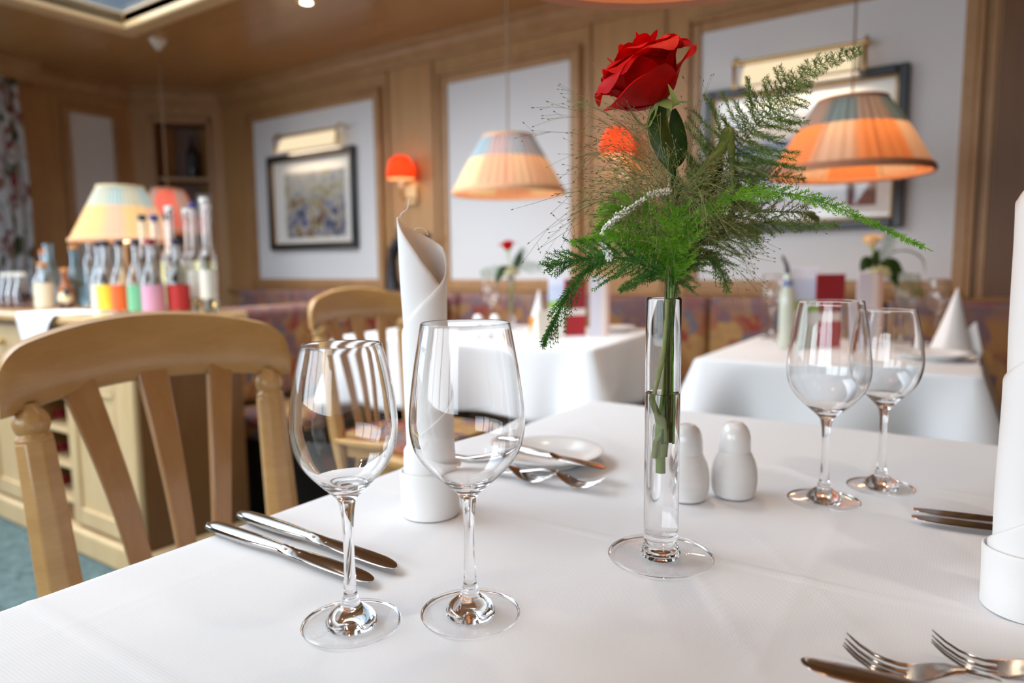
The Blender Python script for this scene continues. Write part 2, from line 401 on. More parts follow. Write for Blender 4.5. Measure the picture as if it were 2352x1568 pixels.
# ------------------------------------------------------------------ pictures and their lamps
def painting_a():
    t = NT('street_painting'); co = t.mapped((7, 7, 4.5), 'Generated'); n1 = t.n('TexNoise', Vector=co, Scale=1.1, Detail=4.0, Distortion=0.8)
    z = t.xyz('Generated')[2]
    low = t.ramp(n1.outputs[0], [(0.3, rgb(56, 48, 60)), (0.42, rgb(84, 90, 124)), (0.5, rgb(186, 178, 174)), (0.57, rgb(150, 138, 82)), (0.64, rgb(132, 92, 80)), (0.74, rgb(66, 54, 62))])
    hi = t.ramp(n1.outputs[0], [(0.3, rgb(130, 138, 150)), (0.5, rgb(190, 184, 176)), (0.6, rgb(160, 156, 118)), (0.7, rgb(120, 86, 80))])
    f = t.math('SMOOTH_MIN', t.math('MAXIMUM', t.math('MULTIPLY', t.math('SUBTRACT', z, 0.5), 4.0), 0.0), 1.0, 0.1)
    return t.surf(t.n('BsdfPrincipled', Base_Color=t.mix(f, low, hi), Roughness=0.6))
def painting_b():
    t = NT('landscape_painting'); co = t.mapped((5, 5, 3), 'Generated'); n1 = t.n('TexNoise', Vector=co, Scale=1.3, Detail=3.0)
    z = t.xyz('Generated')[2]; h = t.math('ADD', z, t.math('MULTIPLY', t.math('SUBTRACT', n1.outputs[0], 0.5), 0.28))
    c = t.ramp(h, [(0.0, rgb(130, 66, 56)), (0.1, rgb(92, 62, 62)), (0.2, rgb(196, 178, 170)), (0.27, rgb(64, 50, 60)), (0.42, rgb(122, 122, 92)), (0.55, rgb(150, 168, 152)), (0.66, rgb(116, 134, 180)), (0.76, rgb(226, 218, 208)), (0.95, rgb(206, 210, 222))])
    return t.surf(t.n('BsdfPrincipled', Base_Color=c, Roughness=0.6))
def picture(label, x0, x1, z0, z1, px0, px1, pz0, pz1, paint):
    r = thing('framed_picture', label, 'picture', ((x0+x1)/2, YB, (z0+z1)/2)); ox, oz = (x0+x1)/2, (z0+z1)/2
    X0, X1, Z0, Z1 = x0-ox, x1-ox, z0-oz, z1-oz; w = 0.04
    f = MB(); frame_boxes(f, X0+w, X1-w, Z0+w, Z1-w, -0.042, -0.006, w); f.build('frame', W['black'], r, bevel=0.006)
    g = MB(); frame_boxes(g, X0+w+0.006, X1-w-0.006, Z0+w+0.006, Z1-w-0.006, -0.034, -0.01, 0.006)
    g.build('gilt_slip', plain('gilt_edge', rgb(150, 118, 70), 0.4, 0.7), r)
    MB().box(X0+w, X1-w, -0.014, -0.006, Z0+w, Z1-w).build('mount', plain('picture_mount', rgb(232, 228, 222), 0.8), r)
    MB().box(px0-ox, px1-ox, -0.017, -0.014, pz0-oz, pz1-oz).build('painting', paint, r)
    MB().box(X0+w+0.012, X1-w-0.012, -0.026, -0.024, Z0+w+0.012, Z1-w-0.012).build('glass_pane', W['pane'], r)
    return r
picture('small framed street painting on the white panel beside the corner niche', -4.215, -3.345, 1.145, 1.79, -4.05, -3.455, 1.225, 1.66, painting_a())
picture('large black framed landscape painting behind the fern on the white panel', -1.09, -0.285, 1.155, 1.785, -0.98, -0.385, 1.25, 1.68, painting_b())
WARM = (1.0, 0.72, 0.42, 1)
def picture_light(label, x0, x1, z):
    r = thing('picture_light', label, 'picture light', ((x0+x1)/2, YB, z), group='picture lights'); h = (x1-x0)/2
    MB().box(-0.06, 0.06, -0.02, -0.004, 0.0, 0.05).build('wall_plate', W['brass'], r, bevel=0.004)
    for s in (-1, 1):
        MB().tube([(s*h, -0.004, 0.065), (s*h, -0.07, 0.075), (s*h, -0.10, 0.05), (s*h, -0.10, -0.055)], 0.008, 10).build('arm', W['brass'], r, smooth=60)
    MB().tube([(-h-0.012, -0.10, 0.048), (h+0.012, -0.10, 0.048)], 0.008, 12).build('rod', W['brass'], r, smooth=60)
    d = MB(); rows = []
    for i in range(7):
        a = lerp(0.2, 1.35, i/6); rows.append([(x, -0.03-0.075*math.sin(a), 0.05-0.105*(1-math.cos(a))*1.2) for x in (-h+0.03, 0, h-0.03)])
    d.grid(rows); d.build('diffuser', glow('picture_light_diffuser_'+label[:5], (1.0, 0.80, 0.52, 1), 1.35), r, smooth=180, solid=0.003)
    return r
picture_light('brass strip light glowing above the small street painting', -4.03, -3.42, 1.845)
picture_light('brass strip light glowing above the large landscape painting', -0.94, -0.435, 1.82)
def lamp(name, loc, power, color=(1.0, 0.68, 0.38), radius=0.03, typ='POINT', **kw):
    ld = bpy.data.lights.new(name, typ); o = bpy.data.objects.new(name, ld); COL.objects.link(o); o.location = loc
    ld.energy = power; ld.color = color
    if typ in ('POINT', 'SPOT'): ld.shadow_soft_size = radius
    for k, v in kw.items(): setattr(ld, k, v)
    return o
for x0, x1, z in ((-3.98, -3.47, 1.8), (-0.9, -0.47, 1.775)):
    a = lamp('picture_lamp_light', ((x0+x1)/2, YB-0.06, z), 3.6, (1.0, 0.80, 0.55), typ='AREA'); a.data.shape = 'RECTANGLE'; a.data.size = x1-x0; a.data.size_y = 0.05
# wall lamps with red shades
def dome(r0, r1, h, n=14):
    return [(lerp(r0, r1, math.sin(i/(n-1)*PI/2)**0.9), -h*(1-math.cos(i/(n-1)*PI/2))) for i in range(n)]
def red_shade():
    t = NT('red_shade_cloth'); c = rgb(224, 74, 48); d = t.n('BsdfDiffuse', Color=c); tr = t.n('BsdfTranslucent', Color=c)
    return t.surf(t.n('MixShader', **{'#0': 0.6, '#1': d.outputs[0], '#2': tr.outputs[0]}))
RS = red_shade(); LINING = shade_mat('cream_lining', rgb(250, 226, 190), rgb(250, 226, 190), rgb(250, 226, 190), rgb(250, 226, 190), 9.0, 3, 0.6)
BULB = glow('lit_bulb', (1.0, 0.73, 0.38, 1), 72.0); BULB_DIM = glow('lit_bulb_dim', (1.0, 0.66, 0.36, 1), 34.0); BULB_LOW = glow('lit_bulb_low', (1.0, 0.68, 0.40, 1), 8.5)
def sconce(label, x):
    r = thing('wall_lamp', label, 'wall lamp', (x, YB, 1.46), group='red shaded wall lamps')
    MB().box(-0.045, 0.045, -0.018, -0.002, -0.07, 0.05).build('back_plate', plain('silver_plate', rgb(196, 160, 118), 0.4, 1.0), r, bevel=0.006)
    MB().tube([(0, -0.018, -0.03), (0, -0.07, -0.045), (0, -0.1, -0.02), (0, -0.1, 0.03)], 0.007, 10).build('arm', W['brass'], r, smooth=60)
    MB().tube([(0, -0.1, 0.03), (0, -0.1, 0.1)], 0.013, 14).build('candle_sleeve', plain('cream_sleeve', rgb(240, 226, 200), 0.5), r, smooth=60)
    MB().lathe([(0, 0.1), (0.012, 0.104), (0.017, 0.12), (0.014, 0.14), (0.006, 0.16), (0, 0.168)], 16, (0, -0.1, 0)).build('bulb', BULB, r, smooth=180)
    MB().lathe([(ra, 0.21+z) for ra, z in dome(0.02, 0.082, 0.135)], 40, (0, -0.1, 0)).build('shade', RS, r, smooth=180)
    MB().lathe([(ra*0.97, 0.207+z*0.985) for ra, z in dome(0.02, 0.082, 0.135)], 40, (0, -0.1, 0)).build('shade_lining', LINING, r, smooth=180)
    return r
sconce('red shaded wall lamp between the small picture and the middle panel', -2.885)
sconce('red shaded wall lamp behind the rose stem', -1.49)
# ceiling spots
for i, (x, y) in enumerate([(-2.84, 2.41), (-0.75, 1.35), (0.5, 0.5), (-0.9, -0.5), (0.5, -1.0)]):
    if i == 0:
        r = thing('ceiling_spotlight', 'small round recessed spotlight in the wooden ceiling', 'spotlight', (x, y, HC))
        MB().lathe([(0.028, -0.004), (0.05, -0.004), (0.052, 0), (0.03, 0)], 32).build('ring', W['brass'], r, smooth=60)
        MB().lathe([(0, -0.003), (0.028, -0.003)], 32).build('lens', glow('spot_lens', (1, 0.93, 0.8, 1), 14.0), r)
    s = lamp('spot_light', (x, y, HC-0.03), 14.0, (1.0, 0.90, 0.76), 0.025, 'SPOT', spot_size=math.radians(95), spot_blend=0.6)

# ------------------------------------------------------------------ shaded lamps
def pleated(mb, r0, r1, z1, z0, n=160, rows=14, amp=0.006, bulge=0.0, pl=40, seed=0):
    q = random.Random(seed); ph = [q.uniform(0.5, 1.3) for _ in range(pl)]; P = []
    for i in range(rows):
        t = i/(rows-1); z = lerp(z1, z0, t); R = lerp(r0, r1, t)+bulge*math.sin(PI*t)
        P.append([((R+amp*ph[int(j/n*pl) % pl]*math.sin(2*PI*pl*j/n)*(1-0.5*t))*math.cos(2*PI*j/n), (R+amp*ph[int(j/n*pl) % pl]*math.sin(2*PI*pl*j/n)*(1-0.5*t))*math.sin(2*PI*j/n), z) for j in range(n)])
    mb.grid(P, closed_u=True, flip=True); return mb
def pendant(label, x, y, z0, ztop, r0, r1, mat, band, power, rz=0.0, rose=True, fringe=False, tint=(1.0, 0.58, 0.26)):
    r = thing('pendant_lamp', label, 'pendant lamp', (x, y, z0), rz, 'shaded pendant lamps'); h = ztop-z0
    pleated(MB(), r0, r1, h, 0.012, bulge=0.004, seed=int(x*100) % 97).build('shade', mat, r, smooth=180)
    b = MB(); b.lathe([(r1-0.003, 0.0), (r1+0.006, -0.004), (r1+0.009, 0.006), (r1+0.003, 0.018), (r1-0.004, 0.014), (r1-0.003, 0.0)], 90); b.build('lower_band', band, r, smooth=60)
    MB().lathe([(r0-0.004, h-0.006), (r0+0.005, h-0.006), (r0+0.005, h+0.006), (r0-0.004, h+0.006), (r0-0.004, h-0.006)], 60).build('upper_band', band, r, smooth=60)
    sp = MB()
    for k in range(3):
        a = 2*PI*k/3+0.4; sp.tube([(0.012*math.cos(a), 0.012*math.sin(a), h-0.03), (r0*math.cos(a), r0*math.sin(a), h)], 0.002, 6)
    sp.build('carrier', W['brass'], r, smooth=60)
    rb = MB()
    for k in range(8):
        a = 2*PI*k/8+0.2; rb.tube([((r0-0.006)*math.cos(a), (r0-0.006)*math.sin(a), h), ((r1-0.007)*math.cos(a), (r1-0.007)*math.sin(a), 0.008)], 0.0022, 6)
    rb.build('wire_rib', plain('cream_wire', rgb(240, 210, 160), 0.5), r, smooth=60)
    MB().lathe([(0, h+0.0), (0.016, h-0.004), (0.018, h-0.05), (0.014, h-0.055), (0, h-0.055)], 20).build('lamp_holder', plain('white_holder', rgb(228, 222, 210), 0.4), r, smooth=60)
    MB().lathe([(0, h-0.165), (0.018, h-0.158), (0.029, h-0.137), (0.027, h-0.110), (0.014, h-0.081), (0.012, h-0.055)], 16).build('bulb', power, r, smooth=180)
    MB().tube([(0, 0, h), (0, 0, HC-z0-0.03)], 0.0028, 8).build('cord', W['cord'], r, smooth=60)
    if rose: MB().lathe([(0, HC-z0-0.055), (0.012, HC-z0-0.053), (0.03, HC-z0-0.025), (0.046, HC-z0-0.006), (0.048, HC-z0), (0, HC-z0)], 28).build('ceiling_rose', plain('cream_rose', rgb(214, 206, 190), 0.5), r, smooth=60)
    return r
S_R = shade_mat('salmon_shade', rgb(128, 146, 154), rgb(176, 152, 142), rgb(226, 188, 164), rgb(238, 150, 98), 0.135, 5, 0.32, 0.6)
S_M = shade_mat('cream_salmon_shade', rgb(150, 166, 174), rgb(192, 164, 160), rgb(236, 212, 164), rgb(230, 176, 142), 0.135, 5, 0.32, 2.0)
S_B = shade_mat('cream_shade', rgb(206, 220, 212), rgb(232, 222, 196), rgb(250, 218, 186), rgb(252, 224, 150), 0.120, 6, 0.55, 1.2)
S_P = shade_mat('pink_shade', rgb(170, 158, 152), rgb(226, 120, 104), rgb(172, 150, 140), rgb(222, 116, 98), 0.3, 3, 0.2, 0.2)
BND = plain('dusky_band', rgb(184, 124, 92), 0.8); BND2 = plain('peach_band', rgb(226, 170, 128), 0.8)
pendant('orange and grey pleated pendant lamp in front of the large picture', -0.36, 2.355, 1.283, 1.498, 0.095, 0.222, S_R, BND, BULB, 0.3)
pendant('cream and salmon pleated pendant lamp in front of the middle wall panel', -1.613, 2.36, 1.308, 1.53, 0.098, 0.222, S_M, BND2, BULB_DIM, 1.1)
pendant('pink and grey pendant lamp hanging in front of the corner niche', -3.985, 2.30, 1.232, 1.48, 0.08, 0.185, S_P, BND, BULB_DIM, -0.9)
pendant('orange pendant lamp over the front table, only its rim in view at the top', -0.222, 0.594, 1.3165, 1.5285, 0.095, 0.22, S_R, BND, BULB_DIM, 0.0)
# ------------------------------------------------------------------ tables and cloths
def dining_table(label, x, y, rz, a, b, h=0.735):
    r = thing('dining_table', label, 'table', (x, y, 0), rz, 'restaurant tables')
    MB().box(-a, a, -b, b, h-0.03, h).build('tabletop', W['beech'], r, bevel=0.004)
    MB().box(-a+0.06, a-0.06, -b+0.06, b-0.06, h-0.11, h-0.031).build('apron', W['beech'], r)
    for sx in (-1, 1):
        for sy in (-1, 1):
            MB().tube([(sx*(a-0.07), sy*(b-0.07), 0), (sx*(a-0.07), sy*(b-0.07), h-0.032)], [0.022, 0.032], 12).build('leg', W['beech'], r, smooth=60)
    return r
def tablecloth(label, x, y, rz, a, b, drop, z=0.75, nx=40, ny=40, seed=0, creases=(), wob=0.0008, fold=0.02):
    q = Vector((seed*3.1, seed*1.7, 0)); m = MB(); r = 0.009
    def top(px, py):
        h = wob*(noise.noise(Vector((px*3.5, py*3.5, 0))+q)+0.5*noise.noise(Vector((px*9, py*9, 4))+q))
        for (cx, cy, ca, w, amp) in creases:      # pressed fold lines: through (cx, cy) at angle ca
            d = abs(-(px-cx)*math.sin(ca)+(py-cy)*math.cos(ca))
            if d < w: h += amp*(1-d/w)**1.5
        return h
    A, B = a-r, b-r
    g = [[(lerp(-A, A, i/nx), lerp(-B, B, j/ny)) for i in range(nx+1)] for j in range(ny+1)]
    m.grid([[(p[0], p[1], top(*p)) for p in row] for row in g])
    idx = [(0, i) for i in range(nx+1)]+[(j, nx) for j in range(1, ny+1)]+[(ny, i) for i in range(nx-1, -1, -1)]+[(j, 0) for j in range(ny-1, 0, -1)]
    ring0 = [j*(nx+1)+i for j, i in idx]; N = len(idx); s = 0; rows = []
    per = []
    for k, (j, i) in enumerate(idx):
        px, py = g[j][i]; nxv = (1 if i == nx else -1 if i == 0 else 0); nyv = (1 if j == ny else -1 if j == 0 else 0)
        dc = min(abs(px+A), abs(px-A)) if nxv == 0 else (min(abs(py+B), abs(py-B)) if nyv == 0 else 0.0)
        per.append((px, py, nxv, nyv, dc))
    K = 16; prev = ring0; base0 = len(m.v)
    for t in range(1, K+1):
        row = []
        for k, (px, py, nu, nv, dc) in enumerate(per):
            if t <= 4: an = t/4*PI/2; out = r*math.sin(an); dz = -r*(1-math.cos(an))
            else:
                u = (t-4)/(K-4); s = px*7.3+py*6.1
                cf = math.exp(-(dc/0.07)**2)
                wv = noise.noise(Vector((px*4.2, py*4.2, seed)))*fold*1.6+math.sin(s*2.1+seed)*fold*0.35
                out = r+u*(0.012+wv*(1-cf)+fold*1.5*cf-fold*0.9*math.exp(-((dc-0.13)/0.06)**2)); dz = -r-u*(drop-r)*(1+0.02*math.sin(s+seed))
            row.append(Vector((px+nu*out, py+nv*out, top(px, py)+dz)))
        b0 = len(m.v); m.v += [tuple(p) for p in row]; cur = list(range(b0, b0+N))
        m.f += [(prev[(k+1) % N], prev[k], cur[k], cur[(k+1) % N]) for k in range(N)]; prev = cur
    o = m.build('tablecloth', W['linen'], smooth=180, loc=(x, y, z)); o.rotation_euler = (0, 0, rz)
    k = o.modifiers.new('thickness', 'SOLIDIFY'); k.thickness = 0.0012; k.offset = -1
    return tag(o, label, 'tablecloth', 'white tablecloths')
# front table: X -0.645..0.175, Y -0.06..1.235
AX, AY, AA, AB = -0.235, 0.588, 0.41, 0.648
dining_table('wooden table under the front white tablecloth', AX, AY, 0, AA-0.012, AB-0.012)
cr = [(-0.33, 0, PI/2, 0.006, 0.0011), (-0.315, 0, PI/2, 0.004, 0.0007), (0.12, 0, PI/2, 0.007, 0.001), (0, -0.36, 0, 0.006, 0.0008), (0, 0.02, 0.03, 0.006, 0.001), (0, 0.36, 0, 0.007, 0.0009),
      (-0.1, 0.3, -0.9, 0.005, 0.0007), (0.1, -0.1, 2.2, 0.006, 0.0008), (0.22, 0.25, -0.5, 0.006, 0.0007)]
tablecloth('white linen tablecloth on the front table under the rose vase', AX, AY, 0, AA, AB, 0.24, nx=150, ny=220, seed=1, creases=cr, wob=0.0005)
# table by the bench on the right: X -0.69..0.0, Y 1.95..2.72
CXt, CYt = -0.345, 2.33
dining_table('wooden table under the white cloth below the large landscape picture', CXt, CYt, 0.02, 0.335, 0.375)
tablecloth('white tablecloth on the table below the large landscape picture', CXt, CYt, 0.02, 0.347, 0.387, 0.27, seed=5, creases=[(0.02, 0, PI/2, 0.008, 0.0012)], fold=0.05)
# long table in the corner of the benches
BXt, BYt, BR = -1.62, 2.30, 0.105
dining_table('wooden table under the white cloth below the middle wall panel', BXt, BYt, BR, 0.538, 0.368)
tablecloth('white tablecloth on the long table behind the standing napkin', BXt, BYt, BR, 0.55, 0.38, 0.26, seed=9, creases=[(0.1, 0, PI/2, 0.008, 0.0012)], fold=0.05)

# ------------------------------------------------------------------ upholstered bench
def tapestry():
    t = NT('bench_tapestry'); co = t.mapped((1, 1, 1)); n0 = t.n('TexNoise', Vector=co, Scale=5.0, Detail=1.0)
    w = t.n('VectorMath', {'operation': 'MULTIPLY_ADD'}); t.set(w, '#0', n0.outputs[1]); w.inputs[1].default_value = (0.28, 0.28, 0.28); t.set(w, '#2', co)
    vo = t.n('TexVoronoi', Vector=w.outputs[0], Scale=13.0); sp = t.n('SeparateColor'); t.set(sp, '#0', vo.outputs[1])
    c = t.ramp(sp.outputs[0], [(0.0, rgb(140, 66, 56)), (0.16, rgb(160, 116, 74)), (0.42, rgb(122, 94, 98)), (0.6, rgb(172, 134, 86)), (0.76, rgb(108, 104, 114)), (0.88, rgb(150, 96, 70))], 'CONSTANT')
    n2 = t.n('TexNoise', Vector=co, Scale=30.0, Detail=3.0)
    c = t.mix(t.math('MULTIPLY', t.math('GREATER_THAN', n2.outputs[0], 0.56), 0.55), c, rgb(152, 116, 82))
    zz = t.xyz('Object')[2]; kz = t.n('MapRange', {'interpolation_type': 'SMOOTHSTEP'}); t.set(kz, '#0', t.math('ADD', zz, t.math('MULTIPLY', n2.outputs[0], 0.06))); kz.inputs[1].default_value = 0.80; kz.inputs[2].default_value = 0.86; kz.inputs[3].default_value = 0.0; kz.inputs[4].default_value = 0.6
    c = t.mix(kz.outputs[0], c, rgb(122, 98, 104))
    d = t.n('TexNoise', Vector=co, Scale=700.0); bp = t.n('Bump', Strength=0.3, Distance=0.001, Height=d)
    p = t.n('BsdfPrincipled', Base_Color=c, Roughness=0.9, Normal=bp); p.inputs['Specular IOR Level'].default_value = 0.15
    return t.surf(p)
TAP = tapestry()
b = thing('upholstered_bench', 'long corner bench in ochre, red and violet tapestry along the panelled wall', 'bench', (-1.0, 2.9, 0))
def bpart(name, x0, x1, y0, y1, z0, z1, mat, bev, seg=4):
    MB().box(x0+1.0, x1+1.0, y0-2.9, y1-2.9, z0, z1).build(name, mat, b, bevel=bev, seg=seg)
xs = [-2.44, -1.72, -1.02, -0.32, 0.38, 1.08]
for x0, x1 in zip(xs, xs[1:]):
    bpart('back_cushion', x0+0.004, x1-0.004, 3.045, 3.165, 0.47, 0.872, TAP, 0.03)
    bpart('seat_cushion', x0+0.004, x1-0.004, 2.705, 3.04, 0.36, 0.465, TAP, 0.03)
bpart('plinth', -2.44, 1.08, 2.76, 3.16, 0.0, 0.355, W['dark'], 0.004)
ys = [1.60, 2.32, 3.04]
for y0, y1 in zip(ys, ys[1:]):
    bpart('back_cushion', -2.60, -2.48, y0+0.004, y1-0.004, 0.47, 0.862, TAP, 0.035)
    bpart('seat_cushion', -2.475, -2.17, y0+0.004, y1-0.004, 0.36, 0.465, TAP, 0.03)
bpart('plinth', -2.60, -2.22, 1.64, 3.04, 0.0, 0.355, plain('black_plinth', rgb(34, 28, 28), 0.5), 0.004)
bpart('corner_cushion', -2.60, -2.45, 3.045, 3.165, 0.47, 0.872, TAP, 0.03)
bpart('back_board', -2.635, -2.605, 1.60, 3.16, 0.0, 0.85, W['trim'], 0.004)

b = thing('upholstered_bench', 'tapestry bench along the wall under the small street painting, beyond the corner bench', 'bench', (-1.0, 2.9, 0))
xs = [-4.48, -3.87, -3.26, -2.645]
for x0, x1 in zip(xs, xs[1:]):
    bpart('back_cushion', x0+0.004, x1-0.004, 3.045, 3.165, 0.47, 0.872, TAP, 0.03)
    bpart('seat_cushion', x0+0.004, x1-0.004, 2.62, 3.04, 0.36, 0.465, TAP, 0.03)
bpart('plinth', -4.48, -2.645, 2.68, 3.16, 0.0, 0.355, W['dark'], 0.004)

# ------------------------------------------------------------------ beech chairs with fanned slats
def make_chair(label, loc, rz, w=W['beech'], w2=W['beech2']):
    r = thing('dining_chair', label, 'chair', loc, rz, 'beech dining chairs')
    # +X is where the sitter looks; back posts at x = 0
    rows = []; n = 41
    sec = [(-1, 0), (-0.85, 0.75), (-0.3, 1), (0.5, 1), (0.92, 0.8), (1, 0), (0.92, -0.8), (0.5, -1), (-0.3, -1), (-0.85, -0.75)]
    for i in range(n):
        t = math.sin(lerp(-1, 1, i/(n-1))*PI/2); y = t*0.226
        bow = -0.048*(1-t*t); e = max(0, (abs(t)-0.80)/0.20)
        zb = 0.826+0.022*(1-t*t)+0.004*e**3; zt = 0.914+0.040*(1-t*t)-0.040*(1-math.sqrt(max(0, 1-e**2.4)))
        zc, hh = (zb+zt)/2, (zt-zb)/2; th = 0.0135*(1-0.45*e**5)
        lean = -0.055-0.1*(zc-0.83)
        rows.append([(lean+bow+0.014-th*b_+(0.06*(-hh*a)), y, zc+hh*a) for a, b_ in sec])
    m = MB(); m.grid(rows, closed_u=True, flip=True); k = len(sec)
    m.f += [tuple(range(k)), tuple((n-1)*k+j for j in range(k-1, -1, -1))]
    m.build('top_rail', w, r, smooth=50)
    for s in (-1, 1):
        yt, ybm = s*0.188, s*0.176
        def P(z): u = (z-0.45)/0.38; return (lerp(0.0, -0.05, u), lerp(ybm, yt, u), z)
        oc = MB()
        oc.tube([P(0.0)[:0]+(0.05, ybm, 0.0), (0.02, ybm, 0.25), P(0.45), P(0.56), P(0.68), P(0.793)], [0.019, 0.025, 0.030, 0.029, 0.0265, 0.0240], 8, up=(1, 0, 0))
        oc.build('post', w, r, bevel=0.002)
        ax = Vector(P(0.83))-Vector(P(0.79)); f = MB()
        f.lathe([(0.0195, -0.002), (0.0215, 0.0005), (0.0222, 0.004), (0.0215, 0.0085), (0.0185, 0.0105), (0.0178, 0.012), (0.0195, 0.0145), (0.0218, 0.021), (0.0222, 0.027), (0.0208, 0.034), (0.0172, 0.0405), (0.012, 0.045), (0.010, 0.052)], 28, P(0.792), axis=ax)
        f.build('turned_finial', w, r, smooth=50)
        MB().tube([(0.40, s*0.19, 0.0), (0.395, s*0.19, 0.25), (0.39, s*0.19, 0.438)], [0.017, 0.022, 0.024], 14).build('leg', w, r, smooth=60)
        MB().tube([(0.03, s*0.176, 0.2), (0.39, s*0.19, 0.2)], 0.011, 10).build('stretcher', w, r, smooth=60)
    for (y0, y1, w0, w1) in ((-0.115, -0.062, 0.0245, 0.0125), (0.0, 0.0, 0.0245, 0.0115), (0.113, 0.046, 0.0225, 0.012)):
        rows = []
        for i in range(13):
            t = i/12; z = lerp(0.862, 0.468, t); u = (z-0.45)/0.38
            y = lerp(y0, y1, t)+(y1-y0)*0.12*math.sin(PI*t); wd = lerp(w0, w1, t**0.85); th = 0.0065
            x = lerp(0.0, -0.05, u)+lerp(-0.035*(1-(y0/0.22)**2), -0.0, t)+0.012*math.sin(PI*t)
            rows.append([(x-th, y-wd*0.92, z), (x-th, y+wd*0.92, z), (x-th*0.5, y+wd, z), (x+th*0.6, y+wd, z), (x+th, y+wd*0.9, z), (x+th, y-wd*0.9, z), (x+th*0.6, y-wd, z), (x-th*0.5, y-wd, z)])
        m = MB(); m.grid(rows, closed_u=True); m.f += [tuple(range(8)), tuple(12*8+j for j in range(7, -1, -1))]
        m.build('slat', w2, r, smooth=30)
    MB().prism([(-0.02, -0.15), (0.0, -0.205), (0.38, -0.225), (0.42, -0.2), (0.42, 0.2), (0.38, 0.225), (0.0, 0.205), (-0.02, 0.15)], 0.44, 0.47).build('seat', w, r, bevel=0.008, seg=3)
    MB().box(0.04, 0.38, -0.17, 0.17, 0.38, 0.439).build('seat_frame', w, r)
    MB().prism([(0.01, -0.17), (0.37, -0.19), (0.40, -0.15), (0.40, 0.15), (0.37, 0.19), (0.01, 0.17)], 0.4701, 0.492).build('seat_pad', TAP, r, bevel=0.009, seg=3)
    return r
make_chair('beech chair with three fanned slats drawn up to the front table', (-1.0, 0.583, 0), 0.0)
make_chair('pale beech chair seen behind the smaller front wine glass', (-1.67, 1.645, 0), 0.0)

# ------------------------------------------------------------------ buffet
BX0, BX1, BY0, BY1, BZ = -3.95, -2.22, 1.13, 1.52, 0.867
s = thing('buffet_cabinet', 'pale oak buffet cabinet carrying the bottles behind the front chair', 'cabinet', (-3.0, 1.32, 0))
def sp(name, x0, x1, y0, y1, z0, z1, mat=W['pale'], bev=0.004, par=None):
    o = MB().box(x0+3.0, x1+3.0, y0-1.32, y1-1.32, z0, z1).build(name, mat, par or s, bevel=bev); return o
RK0, RK1 = -2.945, -2.715
body = MB()
for bx in ((BX0, RK0, BY0+0.02, BY1, 0.1, BZ-0.036), (RK1, BX1, BY0+0.02, BY1, 0.1, BZ-0.036), (RK0, RK1, BY1-0.03, BY1, 0.1, BZ-0.036), (RK0, RK1, BY0+0.02, BY1, 0.1, 0.17), (RK0, RK1, BY0+0.02, BY1, 0.70, BZ-0.036)):
    body.box(bx[0]+3.0, bx[1]+3.0, bx[2]-1.32, bx[3]-1.32, bx[4], bx[5])
body.build('body', wood('buffet_shaded_side_wood', rgb(112, 72, 34), rgb(126, 84, 44), (5, 5, 1), 0.4), s)  # shade on the unlit end is put into this browner wood colour
sp('countertop', BX0-0.03, BX1+0.03, BY0-0.035, BY1+0.02, BZ-0.035, BZ, wood('counter_wood', rgb(196, 156, 106), rgb(212, 174, 124), (1, 6, 6), 0.25, 0.3), 0.01)
sp('plinth', BX0, BX1+0.015, BY0-0.012, BY1, 0.0, 0.095, W['pale'], 0.012)
def door(x0, x1, z0, z1):
    ox = 3.0; d = MB(); y = BY0-1.32; w = 0.05
    for a in ((x0, x0+w, z0, z1), (x1-w, x1, z0, z1), (x0+w, x1-w, z0, z0+w), (x0+w, x1-w, z1-w, z1)): d.box(a[0]+ox, a[1]+ox, y, y+0.019, a[2], a[3])
    o = d.build('door', W['pale'], s, bevel=0.005)
    m = MB(); m.box(x0+w+ox, x1-w+ox, y+0.008, y+0.018, z0+w, z1-w); m.build('door_panel', W['pale'], o, bevel=0.004)
    b2 = MB()
    for a in ((x0+w, x0+w+0.014, z0+w, z1-w), (x1-w-0.014, x1-w, z0+w, z1-w), (x0+w, x1-w, z0+w, z0+w+0.014), (x0+w, x1-w, z1-w-0.014, z1-w)): b2.box(a[0]+ox, a[1]+ox, y-0.002, y+0.01, a[2], a[3])
    b2.build('door_moulding', W['pale'], o, bevel=0.004)
for a in ((-2.70, -2.30, 0.11, 0.66), (-3.40, -2.96, 0.11, 0.66), (-3.92, -3.42, 0.11, 0.66)): door(*a)
for x0, x1 in ((-2.70, -2.30), (-3.40, -2.96), (-3.92, -3.42)):
    o = sp('drawer', x0, x1, BY0, BY0+0.019, 0.675, 0.815, W['pale'], 0.006)
    k = MB(); k.lathe([(0, 0), (0.012, 0), (0.008, 0.012), (0.014, 0.02), (0.01, 0.027), (0, 0.028)], 20, ((x0+x1)/2+3.0, BY0-1.32, 0.745), axis=(0, -1, 0)); k.build('knob', W['brass'], o, smooth=60)
pl = MB()
for x in (-2.26,): pl.box(x-0.035+3, x+0.035+3, BY0-0.005-1.32, BY0+0.02-1.32, 0.095, BZ-0.036)
pl.build('pilaster', W['pale'], s, bevel=0.008)
for z in (0.17, 0.30, 0.43, 0.56): sp('rack_shelf', RK0, RK1, BY0+0.01, BY1-0.03, z, z+0.014, W['pale'], 0.003)
